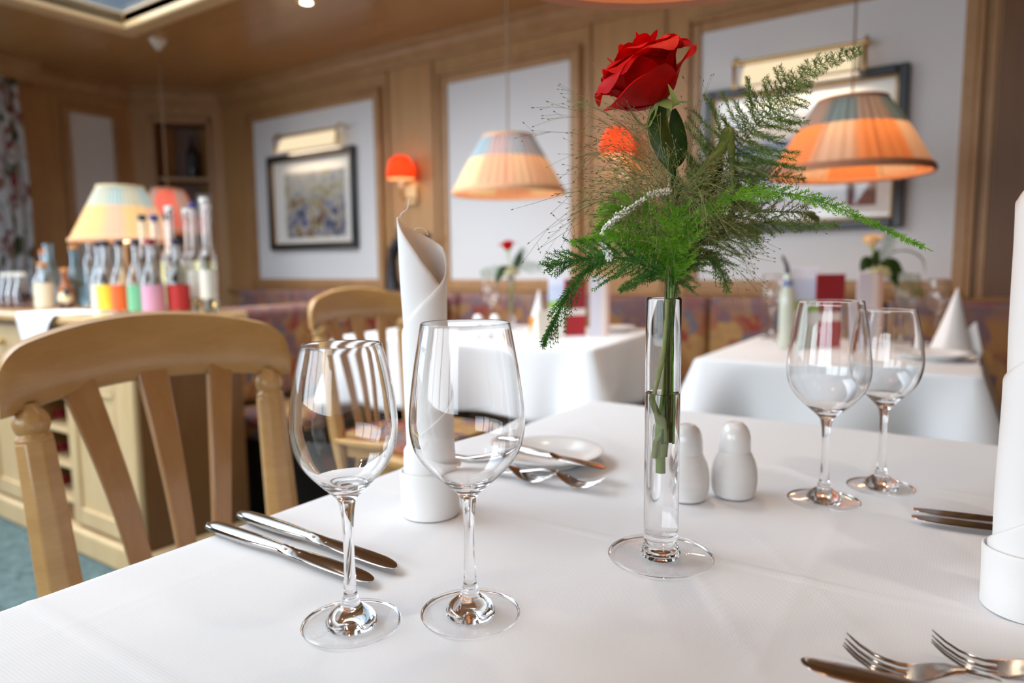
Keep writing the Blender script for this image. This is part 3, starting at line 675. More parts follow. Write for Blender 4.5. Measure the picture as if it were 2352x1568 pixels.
# wine bottles lying in the rack
def bottle_prof(R, H, hb, rn, punt=0.0):
    """outer profile of a round bottle: body radius R up to hb, neck radius rn"""
    return [(0, 0.003), (R*0.85, 0), (R, 0.006), (R, hb), (R*0.96, hb+R*0.35), (R*0.7, hb+R*0.9), (rn*1.15, hb+R*1.5), (rn, hb+R*1.9), (rn, H-0.012), (rn*1.25, H-0.011), (rn*1.25, H-0.002), (rn*0.9, H), (0, H)]
wine_g = plain('dark_bottle_glass', rgb(34, 16, 20), 0.08, spec=0.7); foil = plain('red_foil', rgb(120, 26, 34), 0.35, 0.4)
def rack_bottle(label, x, z):
    r = thing('wine_bottle', label, 'bottle', (x, BY0+0.05, z), 0, 'wine bottles lying in the buffet rack')
    MB().lathe(bottle_prof(0.034, 0.27, 0.17, 0.013), 28, (0, 0.27, 0), axis=(0, -1, 0)).build('body', wine_g, r, smooth=40)
    MB().lathe([(0.0142, 0.0), (0.0172, 0.012), (0.0172, 0.034), (0.0146, 0.05)], 20, (0, 0.035, 0), axis=(0, -1, 0)).build('foil', foil, r, smooth=40)
nm = [('lower', 0.184), ('middle', 0.314), ('upper', 0.444)]
for zn, z in nm:
    for sd, x in (('left', -2.885), ('right', -2.775)):
        rack_bottle('dark wine bottle lying at the %s side of the %s rack shelf of the buffet' % (sd, zn), x, z+0.036)

# ------------------------------------------------------------------ on the buffet
def hanging_cloth():
    m = MB(); z = BZ+0.0015
    rows = []
    for i in range(24):
        t = i/23; s_ = t*0.36
        hw = lerp(0.19, 0.148, min(1, s_/0.2)) if s_ < 0.2 else lerp(0.148, 0.05, (s_-0.2)/0.16)
        row = []
        for j in range(17):
            u = lerp(-1, 1, j/16); x = -2.77+u*hw
            if s_ < 0.2: p = (x, BY0-0.040+0.2-s_, z)
            else: d = s_-0.2; p = (x, BY0-0.044-0.01*math.sin(min(d*40, PI/2))-0.006*math.cos(u*6)*min(1, d*8), z-d+0.004)
            row.append((p[0]+2.77, p[1]-1.2, p[2]))
        rows.append(row)
    m.grid(rows, flip=True); o = m.build('counter_cloth', W['linen'], smooth=180, loc=(-2.77, 1.2, 0)); k = o.modifiers.new('thickness', 'SOLIDIFY'); k.thickness = 0.001; k.offset = 1
    tag(o, 'white cloth hanging over the front edge of the buffet countertop', 'cloth')
hanging_cloth()
# table lamp
r = thing('table_lamp', 'large cream pleated table lamp lit among the bottles on the buffet', 'lamp', (-2.915, 1.485, BZ))
MB().lathe([(0, 0), (0.055, 0), (0.058, 0.01), (0.05, 0.018), (0.02, 0.03), (0.018, 0.05), (0.034, 0.085), (0.036, 0.11), (0.022, 0.15), (0.012, 0.18), (0.011, 0.26), (0, 0.262)], 40).build('base', plain('cream_lamp_base', rgb(226, 196, 150), 0.25), r, smooth=50)
pleated(MB(), 0.082, 0.190, 0.482, 0.272, pl=52, seed=3).build('shade', shade_mat('cream_table_shade', rgb(176, 188, 180), rgb(200, 190, 164), rgb(240, 196, 166), rgb(244, 206, 146), 0.405, 6, 0.40, 1.2), r, smooth=180)
MB().lathe([(0.187, 0.266), (0.196, 0.264), (0.197, 0.276), (0.19, 0.28), (0.187, 0.266)], 80).build('lower_band', BND2, r, smooth=60)
MB().lathe([(0.078, 0.478), (0.087, 0.478), (0.087, 0.488), (0.078, 0.488), (0.078, 0.478)], 60).build('upper_band', plain('pale_band', rgb(222, 200, 160), 0.8), r, smooth=60)
MB().lathe([(0, 0.262), (0.02, 0.268), (0.028, 0.30), (0.024, 0.33), (0.01, 0.35), (0, 0.352)], 16).build('bulb', BULB_LOW, r, smooth=180)

def liqueur(label, x, y, H, R, hb, rn, label_mat=None, lz=(0.012, 0.1), cap=None, liquid=None, cone=True, gmat=None, group='clear liqueur bottles on the buffet'):
    r = thing('glass_bottle', label, 'bottle', (x, y, BZ), rnd.uniform(0, 6), group); th = 0.0022
    if cone: out = [(0, 0.0), (R*0.9, 0), (R, 0.006), (R, hb), (R*0.92, hb+0.014), (rn*1.9, hb+(H-hb)*0.36), (rn*1.1, hb+(H-hb)*0.52), (rn, hb+(H-hb)*0.62), (rn, H-0.02), (rn*1.25, H-0.018), (rn*1.25, H-0.008), (rn, H-0.006)]
    else: out = [(0, 0.0), (R*0.9, 0), (R, 0.006), (R, hb), (R*0.85, hb+R*0.5), (rn*1.2, hb+R*1.25), (rn, hb+R*1.8), (rn, H-0.02), (rn*1.25, H-0.018), (rn*1.25, H-0.008), (rn, H-0.006)]
    inn = [(max(a-th, 0.001), b) for a, b in out if b > 0.004][::-1]; inn = inn[:-1]+[(inn[-1][0], 0.010), (0, 0.008)]
    MB().lathe(out+inn, 28).build('flask', gmat or W['glass'], r, smooth=50)
    if liquid: MB().lathe([(0, 0.0085), (R-th-0.0008, 0.0105), (R-th-0.0008, hb*0.96), (0, hb*0.96)], 24).build('liqueur', liquid, r, smooth=50)
    if label_mat: MB().lathe([(R+0.0006, lz[0]), (R+0.0012, lz[0]), (R+0.0012, lz[1]), (R+0.0006, lz[1]), (R+0.0006, lz[0])], 32).build('label_band', label_mat, r, smooth=50)
    if cap: MB().lathe([(0, H-0.010), (rn*0.85, H-0.010), (rn*0.85, H-0.005), (rn*1.3, H-0.005), (rn*1.3, H+0.012), (0, H+0.014)], 18).build('stopper', cap, r, smooth=50)
    return r
def lab(n, *c): return plain(n, rgb(*c), 0.6)
dkcap = lab('dark_stopper', 46, 44, 60); whcap = lab('white_stopper', 226, 222, 214); cork = lab('cork', 206, 142, 88); blcap = lab('blue_stopper', 52, 56, 120); rdcap = lab('red_stopper', 150, 44, 60)
yl = glass('pale_schnapps', (1.0, 0.95, 0.78, 1), 1.35)
def fl(label, x, y, lm, cap=dkcap): return liqueur(label, x, y, 0.246, 0.035, 0.105, 0.0115, lm, (0.01, 0.1), cap)
fl('clear flask with plain cream label, leftmost of the flasks with wide labels', -2.735, 1.30, lab('cream_label', 214, 206, 186))
fl('clear flask with a bright yellow label on the buffet', -2.660, 1.285, lab('yellow_label', 240, 206, 56))
fl('clear flask with an orange label on the buffet', -2.565, 1.29, lab('orange_label', 226, 96, 34))
fl('clear flask with a green label on the buffet', -2.465, 1.295, lab('green_label', 112, 186, 142))
fl('clear flask with a pink label on the buffet', -2.380, 1.30, lab('pink_label', 214, 158, 186), rdcap)
fl('clear flask with a dark red label on the buffet', -2.345, 1.372, lab('red_label', 182, 44, 44))
def tall(label, x, y, H=0.37, cap=whcap, lm=None, liquid=yl): return liqueur(label, x, y, H, 0.026, 0.19, 0.0115, lm, (0.05, 0.15), cap, liquid, cone=False, group='tall slim schnapps bottles on the buffet')
cl = lab('white_schnapps_label', 226, 220, 206)
tall('tall slim bottle with blue stopper and white label near the right end of the buffet', -2.365, 1.455, 0.378, blcap, cl)
tall('tall slim bottle with cream stopper second from the right end of the buffet', -2.315, 1.475, 0.37, whcap)
tall('tall slim bottle with white stopper at the right end of the buffet', -2.247, 1.425, 0.385, whcap, cl)
tall('tall clear bottle with dark stopper behind the orange labelled flask', -2.580, 1.385, 0.34, dkcap, None)
tall('tall clear bottle with black stopper behind the green labelled flask', -2.520, 1.445, 0.345, dkcap, None)
tall('tall clear bottle with blue stopper behind the pink labelled flask', -2.490, 1.38, 0.335, blcap, None)
tall('tall clear bottle with white stopper behind the dark red labelled flask', -2.430, 1.47, 0.36, whcap, None)
tall('tall pale bottle with white stopper left of the blue stoppered one', -2.432, 1.405, 0.365, whcap, None)
tall('tall clear bottle with white stopper left of the table lamp', -3.185, 1.478, 0.335, whcap, None, None)
blue_g = glass('bluish_glass', (0.86, 0.95, 0.98, 1))
liqueur('bluish glass decanter with tall neck left of the table lamp', -3.385, 1.40, 0.275, 0.045, 0.09, 0.016, None, cap=None, cone=True, gmat=blue_g, group='decanters on the buffet')
liqueur('bluish glass decanter with cork stopper left of the table lamp', -3.29, 1.46, 0.25, 0.042, 0.09, 0.015, None, cap=cork, cone=True, gmat=blue_g, group='decanters on the buffet')
liqueur('clear decanter with orange stopper at the left end of the buffet', -3.50, 1.43, 0.235, 0.04, 0.1, 0.016, None, cap=lab('orange_stopper', 208, 116, 50), cone=True, group='decanters on the buffet')
liqueur('cream labelled bottle with cork beside the hanging cloth', -3.19, 1.29, 0.175, 0.035, 0.105, 0.014, lab('cream_bottle_label', 232, 224, 200), (0.004, 0.104), cork, cone=False)
amber = glass('amber_liqueur', (0.75, 0.30, 0.08, 1), 1.35); redl = glass('red_liqueur', (0.45, 0.06, 0.06, 1), 1.35)
o = MB().prism([(0.13*math.cos(a*PI/16), 0.075*math.sin(a*PI/16)) for a in range(32)], 0, 0.008).build('bottle_tray', lab('brown_tray', 96, 52, 38), None, loc=(-3.42, 1.27, BZ+0.0005), bevel=0.002)
tag(o, 'small oval brown tray under the little liqueur bottles', 'tray')
for i, (dx, lq, w_) in enumerate(((-0.075, redl, 'leftmost'), (0.0, amber, 'middle one'), (0.075, redl, 'rightmost'))):
    t_ = liqueur('little liqueur bottle with white stopper, %s on the brown tray' % w_, -3.42+dx, 1.27, 0.125, 0.03, 0.055, 0.016, None, cap=whcap, liquid=lq, cone=False, group='little bottles on the tray'); t_.location.z = BZ+0.0088
liqueur('black spirit bottle standing behind the cream ornament', -3.08, 1.46, 0.215, 0.04, 0.12, 0.014, None, cap=dkcap, cone=False, gmat=plain('black_glass', rgb(18, 17, 24), 0.06, spec=0.8))
liqueur('brown spirit bottle standing left of the cream ornament', -3.14, 1.35, 0.15, 0.03, 0.07, 0.012, None, cap=cork, cone=False, gmat=plain('brown_glass', rgb(150, 88, 44), 0.1))
# little sheep ornament
r = thing('sheep_ornament', 'little cream sheep ornament with black head on the buffet', 'ornament', (-2.975, 1.275, BZ), -0.25); m = MB()
rows = []
for i in range(15):
    t = i/14*PI; rows.append([(-0.038*math.cos(t), 0.024*math.sin(t)*math.cos(a*PI/10)*(1+0.08*math.sin(a*3+i*2)), 0.046+0.024*math.sin(t)*math.sin(a*PI/10)*(1+0.08*math.cos(a*3+i*2))) for a in range(20)])
m.grid(rows, closed_u=True); m.build('fleece', lab('cream_fleece', 232, 214, 170), r, smooth=180)
MB().tube([(0.028, 0, 0.062), (0.044, 0, 0.074), (0.058, 0, 0.066)], [0.010, 0.012, 0.007], 12).build('head', lab('black_face', 34, 34, 40), r, smooth=180)
for dx in (-0.02, 0.02):
    for dy in (-0.011, 0.011): MB().tube([(dx, dy, 0), (dx, dy, 0.03)], 0.0045, 8).build('leg', lab('black_leg', 40, 40, 46), r, smooth=60)

# niche: bottle and white box
p = cw(0.60, -0.12, 1.6972)
r = thing('wine_bottle', 'dark wine bottle standing on the upper shelf of the corner niche', 'bottle', p)
MB().lathe(bottle_prof(0.038, 0.315, 0.19, 0.0135), 32).build('body', plain('black_green_glass', rgb(22, 24, 28), 0.07, spec=0.8), r, smooth=40)
MB().lathe([(0.0386, 0.075), (0.0392, 0.075), (0.0392, 0.165), (0.0386, 0.165), (0.0386, 0.075)], 32).build('label_band', lab('niche_bottle_label', 60, 62, 70), r, smooth=50)
MB().lathe([(0, 0.316), (0.0172, 0.3155), (0.0172, 0.262), (0.0138, 0.262), (0.0138, 0.258)], 20).build('capsule', lab('capsule', 64, 46, 66), r, smooth=50)
o = MB().box(-0.055, 0.055, -0.03, 0.03, 0, 0.225).build('white_box', lab('box_card', 206, 200, 196), None, loc=cw(0.73, -0.1, 1.3572), bevel=0.002); o.rotation_euler = (0, 0, PI/4)
tag(o, 'upright white box on the middle shelf of the corner niche', 'box')
# dark figure on the bench ledge
r = thing('figurine', 'dark slender figurine standing behind the folded napkin by the wall', 'figurine', (-2.85, 3.10, 0.8795))
def fg(name, pts, rad): MB().tube(pts, rad, 14).build(name, plain(name+'_bronze', rgb(44, 40, 44), 0.4, 0.3), r, smooth=60)
fg('body', [(-0.12, 0, 0.0), (-0.13, 0, 0.08), (-0.125, 0, 0.18), (-0.11, 0, 0.24), (-0.06, 0, 0.29), (-0.02, 0, 0.31)], [0.05, 0.036, 0.03, 0.036, 0.04, 0.03])
fg('raised_arm', [(-0.05, 0, 0.29), (0.06, 0, 0.27), (0.15, 0, 0.29), (0.17, 0, 0.33)], [0.022, 0.018, 0.016, 0.02])
fg('head', [(-0.06, 0, 0.31), (-0.055, 0, 0.345), (-0.05, 0, 0.375)], [0.015, 0.028, 0.012])
# ------------------------------------------------------------------ wine glasses
TZ = 0.7515
def wine_glass(label, x, y, z, prof_out, wall, inner_z, group):
    """prof_out: foot (list), stem (list), bowl (list) outer profiles joined end to end"""
    foot, stem, bowl = prof_out
    r = thing('wine_glass', label, 'wine glass', (x, y, z), 0, group)
    MB().lathe(foot, 72).build('foot', W['foot'], r, smooth=60)
    MB().lathe(PUNT, 72).lathe(smoothprof(DOME, 40)+stem, 72).build('stem', W['glass'], r, smooth=75)
    o = [stem[-1]]+smoothprof(bowl, 44)
    rim_r, rim_z = o[-1]
    inn = []
    for (a, b_), (c_, d_) in zip(o, o[1:]):
        if b_ < inner_z+0.002: continue
        t = wall(b_); tx, tz = c_-a, d_-b_; l = math.hypot(tx, tz) or 1; inn.append((a-t*tz/l, b_+t*tx/l))
    inn = [p for p in inn if p[0] > 0.002]
    w = wall(rim_z); cap = [(rim_r-w*0.15, rim_z+w*0.4), (rim_r-w*0.5, rim_z+w*0.55), (rim_r-w*0.85, rim_z+w*0.4)]
    tail = [(inn[0][0]*0.6, inn[0][1]-0.0026), (inn[0][0]*0.25, inn[0][1]-0.0038), (0, inn[0][1]-0.0042)]
    MB().lathe(o+cap+inn[::-1]+tail, 72).build('bowl', W['glass'], r, smooth=60)
    return r
DOME = [(0.0190, 0.0040), (0.0186, 0.0047), (0.0172, 0.0072), (0.0148, 0.0100), (0.0118, 0.0125), (0.0090, 0.0146), (0.0073, 0.0164), (0.0068, 0.0176), (0.0071, 0.0186), (0.0068, 0.0196), (0.0062, 0.0206)]
PUNT = [(0, 0.0034), (0.005, 0.0031), (0.010, 0.0023), (0.015, 0.0012), (0.0190, 0.0007)]
def foot_prof(R, s=1.0):
    return [(0.0190, 0.0007), (R*0.7, 0.0004), (R-0.002, 0), (R-0.0004, 0.0006), (R, 0.0014), (R-0.0006, 0.0022), (R-0.003, 0.0026), (R*0.72, 0.0031), (0.0225, 0.0037), (0.0190, 0.0040)]
st_l = [(0.0052, 0.024), (0.0046, 0.034), (0.0041, 0.05), (0.0040, 0.066), (0.0043, 0.078), (0.0052, 0.087), (0.0066, 0.0935)]
bw_l = [(0.0066, 0.0935), (0.0105, 0.0985), (0.0225, 0.109), (0.0335, 0.1205), (0.0405, 0.1325), (0.0436, 0.147), (0.0434, 0.160), (0.0418, 0.175), (0.0392, 0.194), (0.0362, 0.211), (0.0334, 0.2265)]
st_s = [(0.0052, 0.024), (0.0046, 0.034), (0.0041, 0.05), (0.0040, 0.066), (0.0043, 0.080), (0.0052, 0.0895), (0.0064, 0.096)]
bw_s = [(0.0064, 0.096), (0.0100, 0.101), (0.0215, 0.1125), (0.0312, 0.1240), (0.0368, 0.1365), (0.0390, 0.150), (0.0386, 0.162), (0.0368, 0.178), (0.0340, 0.193), (0.0313, 0.204), (0.0290, 0.2130)]
wl = lambda z: 0.0010+0.0009*max(0, (0.15-z)/0.05)
LARGE = (foot_prof(0.0388), st_l, bw_l); SMALL = (foot_prof(0.0373), st_s, bw_s)
big = wine_glass('larger empty wine glass in front, before the standing napkin', -0.319, 0.408, TZ, LARGE, wl, 0.104, 'large wine glasses')
sml = wine_glass('smaller empty wine glass in front, left of the larger one', -0.385, 0.346, TZ, SMALL, wl, 0.107, 'small wine glasses')
dup(big, (-0.140, 0.832, TZ), 0.4, 'larger empty wine glass right of the porcelain shakers')
dup(sml, (-0.092, 0.918, TZ), 0.2, 'smaller empty wine glass behind the large one at the right')
dup(big, (-0.630, 2.585, TZ), 0, 'wine glass on the far table below the large picture, left one of the left pair')
dup(sml, (-0.572, 2.525, TZ), 0, 'wine glass on the far table below the large picture, right one of the left pair')
dup(big, (-0.215, 2.66, TZ), 0, 'wine glass on the far table behind the dark fern leaves, left one')
dup(sml, (-0.125, 2.60, TZ), 0, 'wine glass on the far table left of the cone napkin')
dup(big, (-1.83, 2.53, TZ), 0, 'wine glass on the far table left of the small red rose')

# ------------------------------------------------------------------ vase, water
VX, VY = -0.236, 0.588
RXh = Vector((math.cos(YAW), math.sin(YAW), 0)); FWh = Vector((-math.sin(YAW), math.cos(YAW), 0)); UP = Vector((0, 0, 1))
def in_vase(dx, dy, z): return Vector((VX, VY, z))+RXh*dx+FWh*dy
RT = 0.0157
vfoot = [(0.0166, 0.0012), (0.03, 0.0006), (0.046, 0), (0.0478, 0.0008), (0.0482, 0.002), (0.0475, 0.0031), (0.044, 0.0037), (0.026, 0.0046), (0.0185, 0.0056), (0.0166, 0.0075)]
vneck = [(0.0166, 0.0075), (0.0168, 0.0090), (0.0160, 0.0104), (0.0142, 0.0116), (0.0138, 0.0128), (0.0146, 0.0145), (0.0154, 0.0165), (RT, 0.0185)]
vpunt = [(0, 0.0042), (0.006, 0.0038), (0.012, 0.0026), (0.0166, 0.0012)]
vtube = [(RT, 0.0185), (RT, 0.06), (RT, 0.12), (RT, 0.18), (RT, 0.2375), (RT-0.0004, 0.2386), (RT-0.0007, 0.239), (RT-0.0010, 0.2386), (RT-0.0012, 0.2375), (RT-0.0012, 0.18), (RT-0.0012, 0.12), (RT-0.0012, 0.06), (RT-0.0022, 0.026), (RT-0.004, 0.0225), (0.006, 0.0212), (0, 0.021)]
def vase(label, x, y, level, wlabel):
    r = thing('bud_vase', label, 'vase', (x, y, TZ), 0, 'tall glass bud vases')
    MB().lathe(vfoot, 80).build('foot', W['foot'], r, smooth=50); MB().lathe(vpunt, 80).lathe(vneck, 80).build('neck', W['glass'], r, smooth=60); MB().lathe(vtube, 80).build('tube', W['glass'], r, smooth=50)
    R = RT-0.0011
    wprof = [(0, 0.0208), (0.006, 0.0210), (RT-0.0041, 0.0223), (R-0.0001, 0.0262), (R, 0.06), (R, level), (R-0.0008, level-0.0006), (R-0.002, level-0.001), (0, level-0.001)]
    o = MB().lathe(wprof, 80).build('vase_water', W['water'], None, smooth=50, loc=(x, y, TZ))
    tag(o, wlabel, 'water', kind='stuff'); return r
vase('tall narrow glass tube vase holding the red rose on the front table', VX, VY, 0.154, 'clear water in the tall vase with the red rose')

# ------------------------------------------------------------------ napkins
def napkin(label, x, y, a0, H=0.32, gscale=1.0):
    """rolled standing napkin; a0: azimuth of its high tip"""
    r = thing('folded_napkin', label, 'napkin', (x, y, TZ), 0, 'standing rolled napkins')
    zt = [(0, 0.245), (60, 0.272), (110, 0.300), (142, 0.318), (156, 0.320), (175, 0.312), (240, 0.300), (290, 0.288), (322, 0.272), (345, 0.258), (420, 0.232), (510, 0.193), (690, 0.130), (870, 0.066), (930, 0.047)]
    rows = []; NA = 230; NZ = 34
    for j in range(NZ+1):
        v = j/NZ; row = []
        for i in range(NA+1):
            al = 930*i/NA; top = interp(zt, al)*H/0.32; z = v*top
            R = 0.0195+0.0088*al/930
            lean = 0.0035*(z/0.32)**2*math.exp(-((al-150)/70)**2)*2.2          # the tip leans out
            wav = 0.0006*math.sin(z*38+al*0.03)+0.0005*math.sin(al*0.05)
            bul = 0.0022*math.exp(-((z-0.2)/0.05)**2)*math.exp(-((al-510)/60)**2)
            a = a0-math.radians(al-150)
            R = (R+lean+wav+bul)*(1-0.03*z/0.32)
            row.append((R*math.cos(a), R*math.sin(a), 0.001+z))
        rows.append(row)
    m = MB(); m.grid(rows); o = m.build('rolled_sheet', W['napkin'], r, smooth=180); k = o.modifiers.new('thickness', 'SOLIDIFY'); k.thickness = 0.0016; k.offset = 0
    c = MB(); rows = []
    pr = [(0.0292, 0.004), (0.0292, 0.0), (0.0308, -0.0003), (0.0315, 0.001), (0.0317, 0.02), (0.0324, 0.04), (0.0327, 0.0462), (0.0324, 0.0478), (0.0315, 0.0483), (0.0307, 0.0472), (0.0302, 0.030), (0.0292, 0.004)]
    n = 72
    for R, z in pr:
        rows.append([((R+0.0005*math.sin(3*t*2*PI/n+1)*(z/0.05))*math.cos(2*PI*t/n), (R+0.0005*math.sin(3*t*2*PI/n+1)*(z/0.05))*math.sin(2*PI*t/n), z+0.0016*math.sin(2*PI*t/n-a0+0.6)*(z/0.05)) for t in range(n)])
    c.grid(rows, closed_u=True, flip=False); c.build('cuff', W['napkin'], r, smooth=60)
    th = MB(); tip = Vector((0.0268*math.cos(a0), 0.0268*math.sin(a0), 0.318)); rt = -Vector((math.cos(a0), math.sin(a0), 0))
    th.tube(spline([tip, tip+Vector((0, 0, 0.007))+rt*0.004, tip+Vector((0, 0, 0.011))+rt*0.0095, tip+Vector((0, 0, 0.021))+rt*0.0115], 10), 0.0005, 6)
    p2 = Vector((0, 0, 0.303))-rt*0.012
    th.tube(spline([p2, p2+rt*0.004+UP*0.006, p2+rt*0.012+UP*0.005, p2+rt*0.016-UP*0.002], 10), 0.0004, 6)
    th.build('loose_thread', W['napkin'], r, smooth=60); return r
napkin('tall rolled white napkin standing upright behind the front wine glasses', -0.493, 0.563, math.radians(34.2+180))
napkin('tall rolled white napkin standing at the right edge over the knife blades', 0.040, 0.650, math.radians(34.2+200))

# ------------------------------------------------------------------ cutlery
def knife(label, loc, rz, L=0.238, group='table knives'):
    r = thing('table_knife', label, 'knife', loc, rz, group); k = L/0.238; h = MB(); rows = []
    tab = [(0, .0030, .0022), (.002, .0052, .0038), (.006, .0068, .0048), (.02, .0080, .0054), (.05, .0092, .0058), (.075, .0092, .0056), (.098, .0078, .0050), (.112, .0066, .0046), (.118, .0064, .0046)]
    for x, wy, wz in tab: rows.append([(x*k, wy*math.cos(a*PI/12), 0.0062+wz*math.sin(a*PI/12)) for a in range(24)])
    h.grid(rows, closed_u=True); h.f += [tuple(range(23, -1, -1)), tuple((len(tab)-1)*24+a for a in range(24))]
    h.build('handle', W['steel'], r, smooth=60)
    b = MB(); rows = []
    tab = [(.118, .0064, .0046, 0), (.121, .0068, .0042, 0), (.126, .0074, .0028, 0.0002), (.132, .0078, .0014, 0.0005), (.145, .0086, .0010, 0.0008), (.17, .0098, .0008, 0.0006), (.195, .0102, .0007, 0), (.212, .0098, .0006, -0.0006), (.222, .0088, .0006, -0.0013), (.229, .0074, .0005, -0.0021), (.2335, .0057, .0005, -0.0029), (.2362, .0040, .0004, -0.0036), (.2375, .0024, .0003, -0.0041), (.238, .0008, .0002, -0.0044)]
    for x, wy, wz, off in tab:
        rows.append([(x*k, off+wy*math.cos(a*PI/12), 0.0058+wz*(1 if abs(math.sin(a*PI/12)) > .2 else .6)*math.copysign(abs(math.sin(a*PI/12))**0.5, math.sin(a*PI/12)) if wz < .003 else 0.0060+wz*math.sin(a*PI/12)) for a in range(24)])
    b.grid(rows, closed_u=True); b.f += [tuple(range(23, -1, -1)), tuple((len(tab)-1)*24+a for a in range(24))]
    b.build('blade', W['blade'], r, smooth=40); return r
K = knife('nearer of the two table knives left of the front wine glasses', (-0.652, 0.3975, TZ), 0.0126)
dup(K, (-0.653, 0.435, TZ), -0.016, 'farther of the two table knives left of the front wine glasses')
dup(K, (0.182, 0.876, TZ), PI+0.185, 'farther of the two knife blades sticking out behind the right napkin')
dup(K, (0.183, 0.846, TZ), PI+0.165, 'nearer of the two knife blades sticking out behind the right napkin')
KB = knife('butter knife lying across the bread plate behind the large wine glass', (-0.541, 0.769, 0.7675), -0.105, 0.17, 'butter knives')
dup(KB, (0.085, 0.462, 0.7675), PI+0.15, 'dark butter knife tip at the bottom edge beside the near forks')
def fork(label, loc, rz):
    r = thing('table_fork', label, 'fork', loc, rz, 'table forks')
    def zc(x): return interp([(0, .0055), (.03, .0045), (.07, .007), (.105, .0165), (.12, .0175), (.132, .0135), (.146, .0055), (.158, .0030), (.172, .0050), (.182, .0095), (.19, .0165)], x)
    xs = [0.19*i/60 for i in range(61)]; zs = [zc(x) for x in xs]
    for _ in range(3): zs = [zs[0]]+[(zs[i-1]+2*zs[i]+zs[i+1])/4 for i in range(1, 60)]+[zs[-1]]
    zf = lambda x: interp(list(zip(xs, zs)), x)
    h = MB(); rows = []
    for x, w_, t in [(0, .003, .0012), (.003, .0075, .002), (.01, .0098, .0022), (.03, .0092, .0022), (.06, .0066, .0022), (.09, .0042, .0022), (.11, .0034, .002), (.122, .0036, .0018)]:
        rows.append([(x, w_*math.cos(a*PI/10), zf(x)+t*math.sin(a*PI/10)) for a in range(20)])
    h.grid(rows, closed_u=True); h.f += [tuple(range(19, -1, -1)), tuple((len(rows)-1)*20+a for a in range(20))]
    h.build('handle', W['steel'], r, smooth=60)
    d = MB(); rows = []
    for x, w_ in [(.122, .0036), (.127, .0052), (.133, .0088), (.140, .0114), (.147, .0122), (.153, .0122)]:
        c = 0.0012*(w_/0.012)
        rows.append([(x, u*w_, zf(x)+c*(u*u)*1.6+s_*0.0009) for u, s_ in ((-1, 0), (-.8, 1), (0, 1), (.8, 1), (1, 0), (.8, -1), (0, -1), (-.8, -1))])
    d.grid(rows, closed_u=True); d.f += [tuple(range(7, -1, -1)), tuple((len(rows)-1)*8+a for a in range(8))]
    d.build('head', W['steel'], r, smooth=50)
    for k in range(4):
        y0 = (k-1.5)*0.0066; t = MB()
        pts = [(x, y0*(1-0.1*(x-.152)/.038), zf(x)+0.0012*(abs(y0)/.012)**2*1.6) for x in (.152, .158, .166, .174, .182, .187, .190)]
        t.tube(pts, [.0024, .0021, .0020, .0019, .0017, .0013, .0006], 10, flat=0.55); t.build('tine', W['steel'], r, smooth=60)
    return r
F = fork('fork beside the bread plate, its tines next to the tall napkin', (-0.612, 0.699, TZ), 0.07)
dup(F, (-0.552, 0.712, TZ), 0.06, 'fork beside the bread plate, its tines nearest the shakers')
dup(F, (0.124, 0.494, TZ), PI+0.02, 'near fork with dark tine tips at the bottom edge, the left one')
dup(F, (0.172, 0.532, TZ), PI+0.03, 'near fork at the bottom right corner of the front table')

# ------------------------------------------------------------------ plates and shakers
def plate(label, x, y, R=0.076, z=TZ, group='white bread plates'):
    r = thing('bread_plate', label, 'plate', (x, y, z), 0, group); k = R/0.078
    pr = [(0, .0022), (.044, .0022), (.045, .0), (.048, .0), (.049, .0028), (.060, .0075), (.070, .0125), (.0772, .0160), (.078, .0168), (.0776, .0178), (.0768, .0180), (.0690, .0152), (.0600, .0112), (.0520, .0066), (.0460, .0052), (0, .0050)]
    MB().lathe([(a*k, b_*(k if k < 1.2 else 1.1)) for a, b_ in pr], 72).build('plate', W['china'], r, smooth=40); return r
plate('white bread plate with a butter knife, behind the large front wine glass', -0.487, 0.803)
plate('white bread plate at the bottom right, only its rim in view', 0.055, 0.425)
def shaker(label, x, y, z=TZ, rib=True):
    r = thing('porcelain_shaker', label, 'shaker', (x, y, z), rnd.uniform(0, 6), 'white porcelain shakers'); pr = [(0, .0015), (.017, .0015), (.0195, 0), (.0215, .001)]
    body = spline([(.0222, .0015, 0), (.0238, .0045, 0), (.0252, .012, 0), (.0258, .020, 0), (.0256, .028, 0), (.0246, .036, 0), (.0226, .0435, 0), (.0200, .0495, 0), (.0185, .0525, 0)], 190)
    for p in body:
        R = p.x
        if .005 < p.y < .044: R += 0.00036*math.sin(p.y*2*PI/0.0021)
        pr.append((R, p.y))
    pr += [(.0176, .0528), (.0176, .0534), (.0181, .0542), (.0181, .0560), (.0180, .0640), (.0176, .0700), (.0162, .0765), (.0135, .0820), (.0095, .0858), (.005, .0871), (0, .0875)]
    MB().lathe(pr, 56).build('body', W['china'], r, smooth=50)
    for k in range(3):
        a = k*2*PI/3; MB().lathe([(0, .0003), (.0009, .0003), (.0009, 0), (0, 0)], 10, (0.005*math.cos(a), 0.005*math.sin(a), .0866)).build('pour_hole', W['black'], r)
    return r
SH = shaker('white porcelain shaker partly behind the glass vase', -0.274, 0.757)
dup(SH, (-0.231, 0.796, TZ), 2.0, 'white porcelain shaker in front of the larger right wine glass')
dup(SH, (-1.585, 2.105, TZ), 1.0, 'small white shaker on the long far table, left of its pair')
dup(SH, (-1.535, 2.145, TZ), 2.5, 'small white shaker on the long far table, right of its pair')
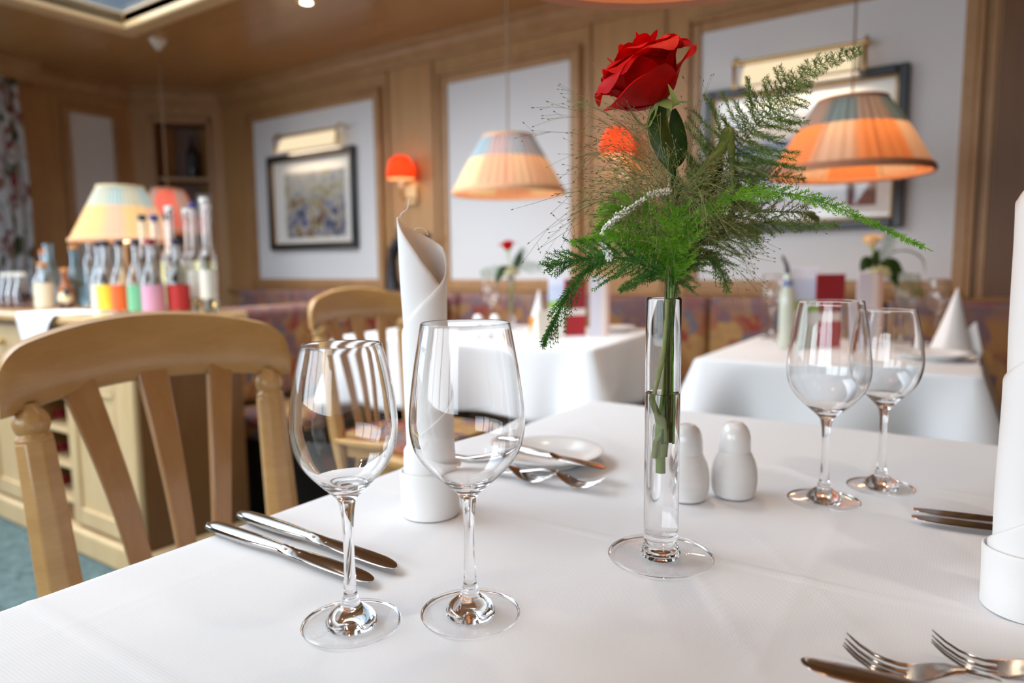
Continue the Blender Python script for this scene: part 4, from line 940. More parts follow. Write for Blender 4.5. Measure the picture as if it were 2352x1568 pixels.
# ------------------------------------------------------------------ cards, bottles and napkins on the far tables
def upright(name, label, cat, x, y, rz, w, d, h, mat, group=None, lean=0.0):
    o = MB().box(-w/2, w/2, -d/2, d/2, 0, h).build(name, mat, None, loc=(x, y, TZ), bevel=0.0008); o.rotation_euler = (lean, 0, rz)
    return tag(o, label, cat, group)
cr_, wt, rd = rgb(222, 210, 196), rgb(232, 230, 232), rgb(176, 34, 44)
menu1 = bands('red_menu_print', 2, [(0, rgb(176, 34, 44)), (.35, rgb(176, 34, 44)), (.36, rgb(236, 226, 222)), (.48, rgb(150, 34, 46))])
menu2 = bands('white_menu_print', 0, [(0, rgb(222, 220, 232)), (.55, rgb(236, 226, 224)), (.8, rgb(214, 176, 160))])
broch = bands('blue_brochure_print', 2, [(0, rgb(206, 216, 206)), (.3, rgb(232, 234, 232)), (.45, rgb(146, 190, 92)), (.58, rgb(196, 208, 232)), (.85, rgb(222, 226, 240))])
pr_ = math.radians(34)
upright('menu_card', 'dark red menu card standing on the table below the large picture', 'menu card', -0.405, 2.385, pr_+0.2, 0.10, 0.006, 0.232, menu1, 'menu cards on the far tables')
upright('menu_card', 'white and pink menu card right of the dark red one below the large picture', 'menu card', -0.30, 2.445, pr_+0.1, 0.085, 0.005, 0.235, menu2, 'menu cards on the far tables')
upright('brochure', 'blue and green brochure standing left of the dark red menu card below the large picture', 'brochure', -0.478, 2.36, pr_-0.25, 0.095, 0.006, 0.255, broch, 'brochures on the far tables')
upright('menu_card', 'dark red menu card standing on the long far table behind the drooping fern', 'menu card', -1.295, 2.335, pr_+0.25, 0.085, 0.006, 0.215, menu1, 'menu cards on the far tables')
upright('menu_card', 'white menu card right of the dark red one on the long far table', 'menu card', -1.215, 2.385, pr_+0.1, 0.075, 0.006, 0.225, menu2, 'menu cards on the far tables')
upright('brochure', 'blue and green brochure left of the dark red menu card on the long far table', 'brochure', -1.375, 2.345, pr_-0.2, 0.075, 0.006, 0.225, broch, 'brochures on the far tables')
def oil_bottle():
    r = thing('oil_bottle', 'slim pale green oil bottle with dark pourer on the table below the large picture', 'bottle', (-0.515, 2.30, TZ))
    MB().lathe([(0, 0), (.021, 0), (.023, .004), (.023, .15), (.021, .17), (.015, .195), (.0125, .21), (.0125, .235), (0, .235)], 32).build('flask', plain('pale_green_glass', rgb(204, 210, 194), 0.08, spec=0.7), r, smooth=50)
    MB().lathe([(.0128, .19), (.0152, .192), (.0156, .214), (.013, .216)], 24).build('collar', lab('blue_grey_collar', 128, 140, 176), r, smooth=50)
    MB().tube([(0, 0, .233), (-.004, 0, .26), (-.018, 0, .29)], [.008, .006, .004], 12).build('pourer', W['black'], r, smooth=60)
oil_bottle()
def cone_napkin(label, x, y, h, rb, rz, wing=True):
    r = thing('cone_napkin', label, 'napkin', (x, y, TZ), rz, 'cone shaped napkins on the far tables')
    m = MB(); rows = []
    for i in range(18):
        t = i/17; R = lerp(rb, 0.002, t**0.92); rows.append([(R*(1.1+0.08*math.sin(5*a*2*PI/40))*math.cos(a*2*PI/40)+t*0.01, R*0.72*math.sin(a*2*PI/40), h*t) for a in range(41)])
    m.grid(rows); m.build('cone', W['napkin'], r, smooth=180, solid=0.001)
    if wing:
        m = MB(); rows = []
        for i in range(10):
            t = i/9; rows.append([(lerp(rb*0.5, rb*1.35, u)*(1-0.25*t), -0.02+0.012*math.sin(u*4)+0.01*t, h*0.5*t*(0.4+0.6*u)) for u in [j/8 for j in range(9)]])
        m.grid(rows); m.build('folded_wing', W['napkin'], r, smooth=180, solid=0.001)
    return r
cone_napkin('white cone napkin standing on the table below the large picture', -0.075, 2.40, 0.19, 0.056, YAW)
pp = plate('white dinner plate in front of the cone napkin on the far table', -0.11, 2.235, 0.092, TZ, 'far plates'); pp.name = 'dinner_plate'
pp = plate('white plate at the far right corner of the long far table', -1.24, 2.585, 0.08, TZ, 'far plates'); pp.name = 'dinner_plate'
dup(K, (-0.004, 2.15, TZ), PI/2, 'table knife right of the cone napkin on the far table')
cone_napkin('slim white cone napkin left of the menu cards on the long far table', -1.52, 2.42, 0.17, 0.035, YAW, False)
o = MB().add([(-.05, -.03, 0), (.05, -.03, 0), (.035, 0, .105), (-.035, 0, .105), (-.05, .03, 0), (.05, .03, 0)], [(0, 1, 2, 3), (5, 4, 3, 2), (0, 3, 4), (1, 5, 2), (0, 4, 5, 1)]).build('tent_card', lab('cream_tent', 232, 226, 212), None, loc=(-1.345, 2.20, TZ), bevel=0.003)
o.rotation_euler = (0, 0, YAW+0.5); tag(o, 'cream folded tent card in front of the red menu card on the long far table', 'card')
o = upright('orange_card', 'small orange card leaning left of the cream tent card on the long far table', 'card', -1.415, 2.225, YAW, 0.03, 0.003, 0.075, lab('orange_card_print', 226, 150, 60))
# ------------------------------------------------------------------ the rose bouquet
G1 = leafy('fern_green', rgb(88, 122, 50), rgb(130, 162, 82), 90); G2 = leafy('bright_fern_green', rgb(100, 166, 30), rgb(150, 206, 60), 80, trans=0.4)
G3 = leafy('blue_fern_green', rgb(60, 118, 44), rgb(96, 156, 66), 80); GL = leafy('rose_leaf_green', rgb(34, 62, 22), rgb(56, 86, 34), 50, 0.4, 0.2)
GS = leafy('stem_green', rgb(160, 190, 96), rgb(182, 206, 120), 40, 0.45, 0.15); GK = leafy('cut_stem_green', rgb(176, 190, 108), rgb(198, 206, 136), 60, 0.5, 0.15); GB = leafy('blade_green', rgb(88, 110, 44), rgb(120, 136, 62), 60, 0.4, 0.3)
GO = leafy('olive_grass', rgb(126, 144, 78), rgb(156, 166, 104), 60, 0.6, 0.3); GSEED = leafy('grass_seed', rgb(124, 110, 70), rgb(150, 124, 92), 300, 0.6, 0.1); GY = leafy('olive_fern', rgb(98, 108, 52), rgb(126, 128, 66), 70)
def petal_mat():
    t = NT('red_petal'); nz = t.n('TexNoise', Vector=t.mapped(), Scale=70.0, Detail=2.0); c = t.ramp(nz.outputs[0], [(0.3, rgb(196, 0, 5)), (0.7, rgb(226, 3, 7))])
    p = t.n('BsdfPrincipled', Base_Color=c, Roughness=0.55); p.inputs['Specular IOR Level'].default_value = 0.25; p.inputs['Sheen Weight'].default_value = 0.0
    tr = t.n('BsdfTranslucent', Color=c); return t.surf(t.n('MixShader', **{'#0': 0.3, '#1': p.outputs[0], '#2': tr.outputs[0]}))
RED = petal_mat()
def cream_mat():
    t = NT('cream_petal'); c = rgb(250, 226, 176); p = t.n('BsdfPrincipled', Base_Color=c, Roughness=0.6); tr = t.n('BsdfTranslucent', Color=c); return t.surf(t.n('MixShader', **{'#0': 0.3, '#1': p.outputs[0], '#2': tr.outputs[0]}))
CREAM = cream_mat()
def petal(az, L, Wd, a, rho0, point=0.16, nu=14, nv=18, jit=0.0, z0=0.0, fold=0.0):
    """a: (t, angle) meridian heading table in degrees from outward-horizontal"""
    m = MB(); rows = []; ph = rnd.uniform(0, 6)
    for i in range(nv):
        t = i/(nv-1); row = []
        for j in range(nu):
            u = lerp(-1, 1, j/(nu-1)); te = t*(1-(0.22*abs(u)**2.4)+(-0.05)*0)*(1+point*(1-abs(u))**2*t**3)
            rho, z = rho0, z0; n = 16
            for k in range(n):
                s_ = te*(k+0.5)/n; ang = math.radians(interp(a, s_)); rho += math.cos(ang)*L*te/n; z += math.sin(ang)*L*te/n
            wv = Wd*math.sin(PI*min(1, 0.10+0.62*t))**0.7
            off = u*wv/max(rho+0.005, 0.011)
            edge = max(0, abs(u)-0.55)/0.45
            rr = rho+0.0035*edge**2*t+0.0012*math.sin(u*4+ph)*t*t+jit*u*t*0.002; zz = z+0.0016*math.sin(u*5+ph*2)*t**3-0.002*edge**2*t-fold*0.006*t**4*u
            row.append((rr*math.cos(az+off), rr*math.sin(az+off), zz))
        rows.append(row)
    m.grid(rows); return m
def rose(label, base, axis, mat, scale, stem, group=None, rings=None, leaves=(), twist=0.0, sepals=True):
    base = Vector(base); r = thing('rose', label, 'rose', base, 0, group)
    Q = Vector((0, 0, 1)).rotation_difference(Vector(axis).normalized()).to_matrix().to_4x4()@Matrix.Rotation(twist, 4, 'Z')@Matrix.Scale(scale, 4)
    RG = rings or [
        (5, .050, .013, [(0, 45), (.3, 82), (.8, 98), (1, 104)], .001, .0, .0),
        (5, .054, .018, [(0, 30), (.3, 76), (.8, 90), (1, 70)], .002, .1, .0),
        (6, .056, .026, [(0, 20), (.3, 74), (.75, 86), (.9, 60), (1, 20)], .002, .06, .0),
        (6, .060, .031, [(0, 10), (.25, 64), (.68, 80), (.84, 50), (.94, 0), (1, -40)], .002, .08, .0),
        (6, .064, .035, [(0, 2), (.22, 54), (.62, 74), (.80, 40), (.90, -10), (1, -60)], .002, .10, -.001),
        (5, .067, .039, [(0, -6), (.2, 44), (.58, 68), (.76, 36), (.87, -12), (1, -70)], .002, .12, -.002),
        (3, .060, .038, [(0, -14), (.2, 26), (.5, 46), (.75, 30), (1, -20)], .002, .06, -.003)]
    a0 = 0.3
    for q_, (n, L, Wd, a, r0, pt, z0) in enumerate(RG):
        a0 += 0.55
        for k in range(n):
            az = a0+2*PI*k/n+rnd.uniform(-.12, .12); dj = rnd.uniform(-6, 6)
            m = petal(az, L*rnd.uniform(.95, 1.04), Wd, [(t, g+dj*t) for t, g in a], r0, pt, z0=z0, fold=rnd.uniform(-1, 1))
            m.xf(Q).build('petal', mat, r, smooth=180)
    # hip and sepals
    MB().lathe([(0, -.016), (.0035, -.015), (.0062, -.010), (.0078, -.003), (.0085, .002), (.004, .004), (0, .004)], 20).xf(Q).build('hip', GS, r, smooth=180)
    if sepals:
        for k in range(5):
            az = 2*PI*k/5+1.1; m = MB(); rows = []
            for i in range(14):
                t = i/13; rho = .006+.024*math.sin(t*1.5)*0.9; z = -.003-.012*math.sin(t*2.4)+(.022*max(0, t-.55)*1.6)*(1 if k % 2 else -0.4); wd = .0062*(1-t)**.7+.0004
                rows.append([(rho*math.cos(az)-u*wd*math.sin(az), rho*math.sin(az)+u*wd*math.cos(az), z-.001*abs(u)) for u in (-1, -.5, 0, .5, 1)])
            m.grid(rows).xf(Q).build('sepal', GS, r, smooth=180)
    pts = [Vector(p)-base for p in stem]; pl = spline(pts, 40)
    MB().tube(pl, [lerp(.0026, .0034, min(1, i/30))*(1+0.25*math.exp(-((i-33)/1.5)**2)) for i in range(40)], 12).build('stem', GS, r, smooth=60)
    for (c, wd, nrm) in leaves:
        leaf(c, wd, nrm, base).build('leaf', GL, r, smooth=180)
    return r
def leaf(c, wd, nrm, base, n=20, power=0.75, serr=0.06):
    P = spline([Vector(p)-Vector(base) for p in c], n); m = MB(); rows = []; nrm = Vector(nrm)
    for i in range(n):
        t = i/(n-1); T = (P[min(i+1, n-1)]-P[max(i-1, 0)]).normalized(); S = T.cross(nrm).normalized(); N2 = S.cross(T)
        w = wd*max(0.02, math.sin(PI*min(1, 0.04+0.96*t))**power)*(1+serr*math.sin(t*60))
        rows.append([P[i]+S*(u*w)+N2*(abs(u)*w*0.28) for u in (-1, -.66, -.33, 0, .33, .66, 1)])
    m.grid(rows); return m
d0 = 0.648
NECK = in_vase(.007, 0, 1.002)
def neck(k): return NECK+RXh*rnd.uniform(-.005, .004)+FWh*rnd.uniform(-.004, .004)+UP*rnd.uniform(-.004, .004)
FB = at(1508, 228, .645)
FAX = (-0.50*RXh+0.88*UP-0.02*FWh)
stem = [FB-FAX.normalized()*.012, at(1532, 300, .648), at(1545, 420, .648), at(1548, 540, .646), NECK, in_vase(.006, .001, .96), in_vase(.002, .001, .90), in_vase(-.001, .000, .865), in_vase(-.001, -.001, .832)]
rose('large open red rose in the tall glass vase on the front table', FB, FAX, RED, 1.02, stem, 'red roses', twist=0.7,
     leaves=[([at(1525, 235, .640), at(1512, 285, .632), at(1530, 350, .628), at(1552, 405, .632)], .0098, FW), ([at(1548, 250, .650), at(1556, 300, .660), at(1560, 350, .664), at(1548, 390, .66)], .0088, FW),
             ([at(1545, 405, .64), at(1552, 425, .636), at(1552, 445, .634), at(1545, 462, .634)], .0052, FW), ([at(1590, 490, .648), at(1612, 450, .65), at(1640, 400, .655), at(1650, 345, .66)], .010, FW)])

def needle_cloud(m, P, T, nl, count, w=.0002, spread=1.0):
    for _ in range(count):
        rv = Vector((rnd.gauss(0, 1), rnd.gauss(0, 1), rnd.gauss(0, 1))); rv = (rv-T*rv.dot(T))
        if rv.length < 1e-5: continue
        d = (T*rnd.uniform(.5, 1.0)+rv.normalized()*rnd.uniform(.5, 1.0)*spread).normalized(); L = nl*rnd.uniform(.6, 1.1)
        s_ = d.cross(FW+0.6*Vector((rnd.uniform(-1, 1), rnd.uniform(-1, 1), rnd.uniform(-1, 1))))
        if s_.length < 1e-4: continue
        s_ = s_.normalized()*w
        m.add([P-s_, P+s_, P+d*L*.6+s_*.8, P+d*L, P+d*L*.6-s_*.8], [(0, 1, 2, 3, 4)])
def frond(label, path, L, nb, nl, mat, prof=((0, 0), (.2, .3), (.4, 1), (.65, .9), (1, .12)), ang=62, dens=1.0, droop=0.0, start=0.25, tilt=0.35, stem_r=.0008, bottom=.86, w=.00024, spread=1.0, sub=True, side=0):
    base = neck(0); bt = in_vase(rnd.uniform(-.003, .008), rnd.uniform(-.007, .007), bottom)
    pts = [bt, in_vase(rnd.uniform(.001, .008), rnd.uniform(-.005, .005), .935), base]+[at(*p) for p in path]
    rt = thing('fern_frond', label, 'fern', bt, 0, 'fern fronds in the rose vase'); vis = [base]+[at(*p) for p in path]
    full = spline(pts, 60); MB().tube([p-bt for p in full], [lerp(stem_r*1.3, stem_r*.4, i/59) for i in range(60)], 6).build('stem', mat, rt, smooth=60)
    N = 120; V = spline(vis, N); m = MB(); nrm0 = FW.copy()
    for k in range(nb):
        t = start+(1-start)*(k+.5)/nb; i = min(N-2, int(t*(N-1))); P = V[i]; T = (V[i+1]-V[i-1]).normalized() if i else (V[1]-V[0]).normalized()
        for s in (-1, 1):
            if side and s != side and rnd.random() < .6: continue
            S = T.cross(nrm0).normalized()*s; out = nrm0*rnd.uniform(-tilt, tilt)
            a = math.radians(ang+rnd.uniform(-16, 16)); D = (T*math.cos(a)+S*math.sin(a)+out).normalized()
            l = L*interp(prof, t)*rnd.uniform(.55, 1.12)
            if l < .0015: continue
            n = max(3, int(l/.0016)); q_ = [P+D*l*(j/n)-UP*droop*l*(j/n)**2+T*l*.18*(j/n)**2 for j in range(n+1)]
            if sub: m.tube([x-bt for x in q_[::max(1, n//5)]], .00022, 4, caps=False)
            for j in range(n+1):
                TT = (q_[min(j+1, n)]-q_[max(j-1, 0)]).normalized()
                needle_cloud(m, q_[j]-bt, TT, nl*lerp(1, .65, j/n), max(1, int(rnd.gauss(5*dens, 1))), w, spread)
    for k in range(int(N*.9)):                # needles on the axis towards the tip
        i = int(lerp(N*.55, N-2, k/(N*.9))); needle_cloud(m, V[i]-bt, (V[i+1]-V[i]).normalized(), nl, 2, w, spread)
    k_ = m.build('foliage', mat, rt); k_['kind'] = 'stuff'; return rt
D = d0
frond('tall dark green fern frond reaching up to the right in front of the large picture', [(1560, 560, D), (1612, 480, D+.005), (1665, 395, D+.012), (1720, 310, D+.018), (1785, 235, D+.022), (1860, 160, D+.024), (1980, 114, D+.028)], .064, 44, .0078, G1,
      prof=((0, 0), (.18, .1), (.3, .75), (.48, 1), (.66, .6), (.78, .3), (.88, .13), (1, .06)), ang=78, start=.28, dens=1.7)
frond('long bright green fern frond arching far out to the right', [(1560, 590, D-.02), (1600, 525, D-.05), (1665, 462, D-.07), (1740, 442, D-.085), (1850, 452, D-.09), (1950, 488, D-.09), (2050, 535, D-.088), (2143, 577, D-.085)], .013, 60, .0046, G2,
      prof=((0, .2), (.2, .8), (.45, 1), (.62, 1), (.75, .5), (.88, .22), (1, .12)), ang=34, tilt=.25, dens=1.2, start=.12, w=.00024)
frond('fern frond pointing level to the right below the bright one', [(1560, 600, D), (1640, 535, D), (1740, 512, D), (1830, 520, D+.005), (1925, 516, D+.01)], .026, 34, .0052, G1, prof=((0, 0), (.2, .8), (.5, 1), (.75, .35), (1, .15)), ang=42, dens=1.1, start=.15)
frond('dark green fern frond pointing left at the bottom of the bouquet', [(1535, 632, D-.03), (1470, 606, D-.05), (1390, 590, D-.06), (1320, 598, D-.06), (1255, 612, D-.06)], .034, 34, .0052, G3, prof=((0, .1), (.25, .8), (.5, 1), (.75, .6), (1, .15)), ang=40, dens=1.2, start=.12, tilt=.5)
frond('dark fern frond drooping down at the left of the bouquet', [(1500, 610, D-.03), (1420, 592, D-.05), (1350, 618, D-.06), (1305, 675, D-.062), (1272, 738, D-.062), (1247, 793, D-.06)], .020, 30, .005, G3, prof=((0, 0), (.35, .5), (.6, 1), (.8, .6), (1, .1)), ang=26, dens=1.0, start=.35, tilt=.3, droop=.5)
frond('bright fern frond pointing left in the middle of the bouquet', [(1535, 600, D-.03), (1480, 556, D-.06), (1415, 540, D-.07), (1315, 556, D-.07)], .020, 30, .0050, G2, prof=((0, .4), (.3, 1), (.6, .8), (.8, .3), (1, .12)), ang=38, dens=1.1, start=.1)
frond('bright fern frond curving over the left side of the white strand', [(1540, 590, D-.03), (1500, 520, D-.055), (1450, 478, D-.06), (1400, 488, D-.058), (1375, 530, D-.055)], .026, 28, .0050, G2, prof=((0, .4), (.3, 1), (.6, .9), (.85, .4), (1, .15)), ang=50, dens=1.1, start=.15, droop=.3)
frond('short fern tuft at the heart of the bouquet', [(1548, 600, D-.04), (1555, 540, D-.07), (1560, 480, D-.08)], .034, 24, .0052, G2, prof=((0, .5), (.4, 1), (.8, .7), (1, .3)), ang=62, dens=1.1, start=.05, tilt=.8, sub=True)
frond('olive fern frond just under the orange pendant lamp', [(1575, 520, D+.01), (1640, 450, D+.02), (1710, 412, D+.025), (1780, 404, D+.03), (1848, 412, D+.03)], .030, 26, .0052, GY, prof=((0, .1), (.3, .8), (.55, 1), (.75, .4), (1, .12)), ang=50, dens=.9, start=.25)
frond('fern sprig hanging down at the right under the bouquet', [(1570, 630, D), (1615, 590, D), (1648, 606, D+.002), (1672, 665, D+.004)], .015, 22, .0048, G1, prof=((0, .1), (.4, .6), (.7, 1), (1, .25)), ang=38, dens=1.0, start=.3, droop=.4)
frond('thin fern frond ending in a hook right of the bouquet', [(1565, 590, D+.01), (1650, 510, D+.015), (1740, 488, D+.02), (1830, 487, D+.022), (1862, 492, D+.022), (1877, 506, D+.022)], .030, 32, .0050, GY, prof=((0, .3), (.3, 1), (.55, .8), (.72, .3), (.8, .1), (1, .05)), ang=48, dens=1.0, start=.15)
frond('dense dark fern behind the grass on the left of the bouquet', [(1535, 625, D+.02), (1480, 570, D+.03), (1420, 545, D+.04), (1350, 560, D+.045)], .040, 30, .0055, G3, prof=((0, .3), (.3, 1), (.6, .9), (1, .2)), ang=52, dens=1.1, start=.1, droop=.3)
frond('dense fern behind the stem on the right of the bouquet', [(1560, 620, D+.02), (1610, 560, D+.03), (1680, 530, D+.04), (1740, 540, D+.045)], .038, 30, .0055, G1, prof=((0, .4), (.3, 1), (.6, .9), (1, .2)), ang=50, dens=1.1, start=.1, droop=.2)
frond('low fern sprig pointing down left above the vase rim', [(1538, 645, D-.02), (1500, 628, D-.03), (1460, 650, D-.03), (1424, 667, D-.03)], .012, 18, .0045, G1, prof=((0, .2), (.4, 1), (1, .2)), ang=36, dens=1.0, start=.15)
frond('dark fern frond upright at the heart of the bouquet', [(1556, 610, D+.005), (1580, 540, D+.0), (1590, 470, D-.005), (1600, 410, D-.005)], .040, 28, .0060, G1, prof=((0, .4), (.35, 1), (.7, .8), (1, .2)), ang=56, dens=1.2, start=.08, tilt=.6)
frond('dark fern frond fanning left behind the bright fronds', [(1545, 610, D), (1500, 560, D-.01), (1455, 510, D-.012), (1400, 470, D-.01)], .036, 28, .0058, G1, prof=((0, .4), (.35, 1), (.7, .8), (1, .2)), ang=52, dens=1.2, start=.1, tilt=.5)
frond('olive fern frond fanning right beside the folded grass blade', [(1568, 560, D+.01), (1610, 500, D+.012), (1655, 455, D+.015), (1700, 440, D+.015)], .034, 26, .0056, GY, prof=((0, .3), (.4, 1), (.7, .7), (1, .2)), ang=58, dens=1.1, start=.15, tilt=.5)
# airy grass
def panicle(label, root, tips, nsub=4, mat=GO, lift=.25):
    base = neck(0); bt = in_vase(rnd.uniform(.003, .008), rnd.uniform(-.006, .006), .88); rp = at(*root)
    rt = thing('grass_panicle', label, 'grass', bt, 0, 'airy grass panicles in the rose vase')
    MB().tube([p-bt for p in spline([bt, base, rp], 16)], .0007, 6).build('stem', mat, rt, smooth=60)
    f = MB(); sd = MB()
    def seed(P, T):
        L = rnd.uniform(.0026, .0042); R = .00062; s1 = T.orthogonal().normalized(); s2 = T.cross(s1)
        mid = [P+T*L*.45+s1*R, P+T*L*.45+s2*R, P+T*L*.45-s1*R, P+T*L*.45-s2*R]; v = [P]+mid+[P+T*L]
        sd.add([x-bt for x in v], [(0, 2, 1), (0, 3, 2), (0, 4, 3), (0, 1, 4), (5, 1, 2), (5, 2, 3), (5, 3, 4), (5, 4, 1)])
    for (px, py, dd) in tips:
        tip = at(px, py, dd); o = rp+(rp-base)*rnd.uniform(-.5, .35)+Vector((rnd.gauss(0, .002), rnd.gauss(0, .002), 0)); mid = (o+tip)/2+UP*lift*(tip-o).length*rnd.uniform(.3, 1.0)
        c = spline([o, mid, tip], 9); f.tube([p-bt for p in c], [.00017]*8+[.0001], 4, caps=False); seed(c[-1], (c[-1]-c[-2]).normalized())
        for _ in range(nsub):
            i = rnd.randint(3, 7); T = (c[i+1]-c[i]).normalized(); D_ = (T+Vector((rnd.gauss(0, .5), rnd.gauss(0, .5), rnd.gauss(-.1, .5)))).normalized(); l = rnd.uniform(.012, .034)
            q_ = [c[i], c[i]+D_*l*.55, c[i]+D_*l+T*l*.15-UP*l*.1]; f.tube([p-bt for p in q_], .00014, 3, caps=False); seed(q_[-1], (q_[-1]-q_[-2]).normalized())
            if rnd.random() < .6:
                e = q_[1]+(D_+Vector((rnd.gauss(0, .5), rnd.gauss(0, .5), rnd.gauss(0, .5)))).normalized()*l*.4; f.tube([q_[1]-bt, e-bt], .00012, 3, caps=False); seed(e, (e-q_[1]).normalized())
    f.build('filaments', mat, rt, smooth=60); k_ = sd.build('seeds', GSEED, rt); k_['kind'] = 'stuff'; return rt
def fan(cx, cy, sx, sy, n, d=D, ds=.05): return [(rnd.gauss(cx, sx), rnd.gauss(cy, sy), d+rnd.uniform(-ds, ds)) for _ in range(n)]
panicle('airy grass panicle spreading far left past the middle pendant lamp', (1535, 470, D-.01), [(1180, 480, D-.03), (1218, 555, D-.03), (1262, 525, D-.02), (1228, 300, D), (1250, 272, D), (1262, 235, D-.02), (1300, 320, D), (1285, 400, D-.02), (1290, 520, D-.03), (1320, 540, D-.03), (1240, 570, D-.03), (1340, 470, D-.04)]+fan(1350, 440, 45, 60, 10), 5)
panicle('airy grass panicle rising under the rose head', (1530, 400, D-.005), [(1365, 150, D), (1290, 195, D), (1330, 230, D-.01), (1420, 240, D-.03), (1390, 260, D-.02), (1300, 225, D)]+fan(1430, 300, 50, 45, 14), 4)
panicle('airy grass panicle spreading up to the right of the rose stem', (1565, 420, D), [(1637, 175, D+.01), (1615, 188, D+.01), (1690, 265, D+.01), (1660, 330, D+.01), (1785, 330, D+.02), (1640, 250, D)]+fan(1640, 380, 55, 55, 14), 4)
panicle('airy grass panicle hanging right toward the pale rose', (1580, 560, D-.01), [(1788, 570, D), (1775, 600, D), (1735, 665, D), (1715, 640, D), (1760, 555, D+.01), (1680, 650, D), (1730, 615, D)]+fan(1710, 550, 45, 35, 12), 4, lift=.18)
panicle('dense grass panicle at the left heart of the bouquet', (1535, 500, D-.03), fan(1440, 430, 55, 55, 26, D-.04), 4)
panicle('dense grass panicle in front of the rose stem', (1550, 500, D-.05), fan(1555, 450, 60, 55, 22, D-.06)+fan(1520, 560, 50, 40, 10, D-.08), 4)
panicle('dense grass panicle at the right heart of the bouquet', (1570, 540, D-.01), fan(1680, 480, 60, 45, 24, D), 4)
panicle('fine grass panicle fanning over the left wall lamp', (1530, 440, D-.02), fan(1400, 360, 60, 50, 26, D-.02), 4)
panicle('fine grass panicle crossing the bright arching frond', (1565, 480, D-.05), fan(1620, 430, 65, 45, 22, D-.07)+fan(1640, 520, 50, 40, 10, D-.08), 4)
panicle('fine grass panicle low at the left of the bouquet', (1535, 540, D-.05), fan(1430, 500, 60, 50, 22, D-.08), 4, lift=.15)
# folded blade of grass
def ribbon(label, path, w, name='broad_grass'):
    P = [at(*p) for p in path]; bt = in_vase(.004, -.003, .9); V = [NECK+RXh*.001]+P; c = []
    rt = thing(name, label, 'grass blade', bt, 0, 'broad grass blades in the rose vase'); full = spline([bt, in_vase(.004, -.003, .96)]+V[:2], 14); m = MB(); rows = []
    MB().tube([p-bt for p in full], .0012, 8).build('stalk', GB, rt, smooth=60)
    S = spline(V, 50)
    for i, p in enumerate(S):
        t = i/49; T = (S[min(i+1, 49)]-S[max(i-1, 0)]).normalized(); s_ = T.cross(FW+0.5*RX).normalized()*w*(1-t**3*.85)*(.35+.65*min(1, t*3)); rows.append([p-s_-bt, p-bt+FW*.0008, p+s_-bt])
    m.grid(rows).build('blade', GB, rt, smooth=180, solid=.0003)
ribbon('broad grass blade folded over right of the rose stem', [(1572, 540, D), (1596, 470, D), (1630, 400, D+.005), (1660, 335, D+.005), (1672, 300, D+.004), (1678, 330, D+.0), (1681, 380, D-.002), (1684, 440, D-.003)], .0058)
ribbon('shorter broad grass blade bending across the folded one', [(1565, 520, D-.01), (1590, 440, D-.012), (1620, 380, D-.012), (1655, 345, D-.012), (1676, 318, D-.012)], .0042)
# white strand
wb_ = [at(*p) for p in [(1540, 438, D-.05), (1500, 446, D-.055), (1455, 474, D-.066), (1415, 503, D-.068), (1390, 524, D-.066), (1386, 548, D-.064), (1390, 572, D-.062), (1400, 594, D-.06)]]
bt = wb_[0]; rt = thing('flower_spike', 'white knobbly flower strand curving through the left of the bouquet', 'flower', bt); V = spline(wb_, 90)
MB().tube([NECK-bt, at(1548, 520, D-.01)-bt]+[p-bt for p in V[::6]], .0007, 6).build('stem', GS, rt, smooth=60); m = MB()
for i, p in enumerate(V):
    if 52 < i < 58 or 68 < i < 74: continue
    for _ in range(7):
        c_ = p-bt+Vector((rnd.gauss(0, .0013), rnd.gauss(0, .0013), rnd.gauss(0, .0013))); R = rnd.uniform(.0008, .0014)
        m.lathe([(0, -R), (R*.8, -R*.5), (R, R*.2), (R*.6, R*.8), (0, R)], 6, c_)
m.build('florets', plain('white_floret', rgb(250, 248, 240), 0.6), rt, smooth=180)
# knobby cut stem in the water
bt = in_vase(-.010, -.004, .9); rt = thing('cut_stem', 'knobby pale green cut stem under water in the vase', 'stem', bt)
MB().tube([p-bt for p in spline([in_vase(.002, -.005, .99), in_vase(-.001, -.005, .94), in_vase(-.008, -.004, .906), in_vase(-.0085, -.004, .898), in_vase(-.004, -.004, .885), in_vase(.001, -.004, .872), in_vase(.000, -.004, .848)], 26)], [.0019]*9+[.0024, .0026, .0028]+[.0026]*5+[.0034, .0044, .004]+[.0030]*6, 12).build('stem', GK, rt, smooth=60)
MB().tube([p-bt for p in (in_vase(.001, -.004, .870), in_vase(-.005, -.003, .862), in_vase(-.0065, -.002, .846))], [.0028, .002, .0022], 10).build('side_shoot', GK, rt, smooth=60)

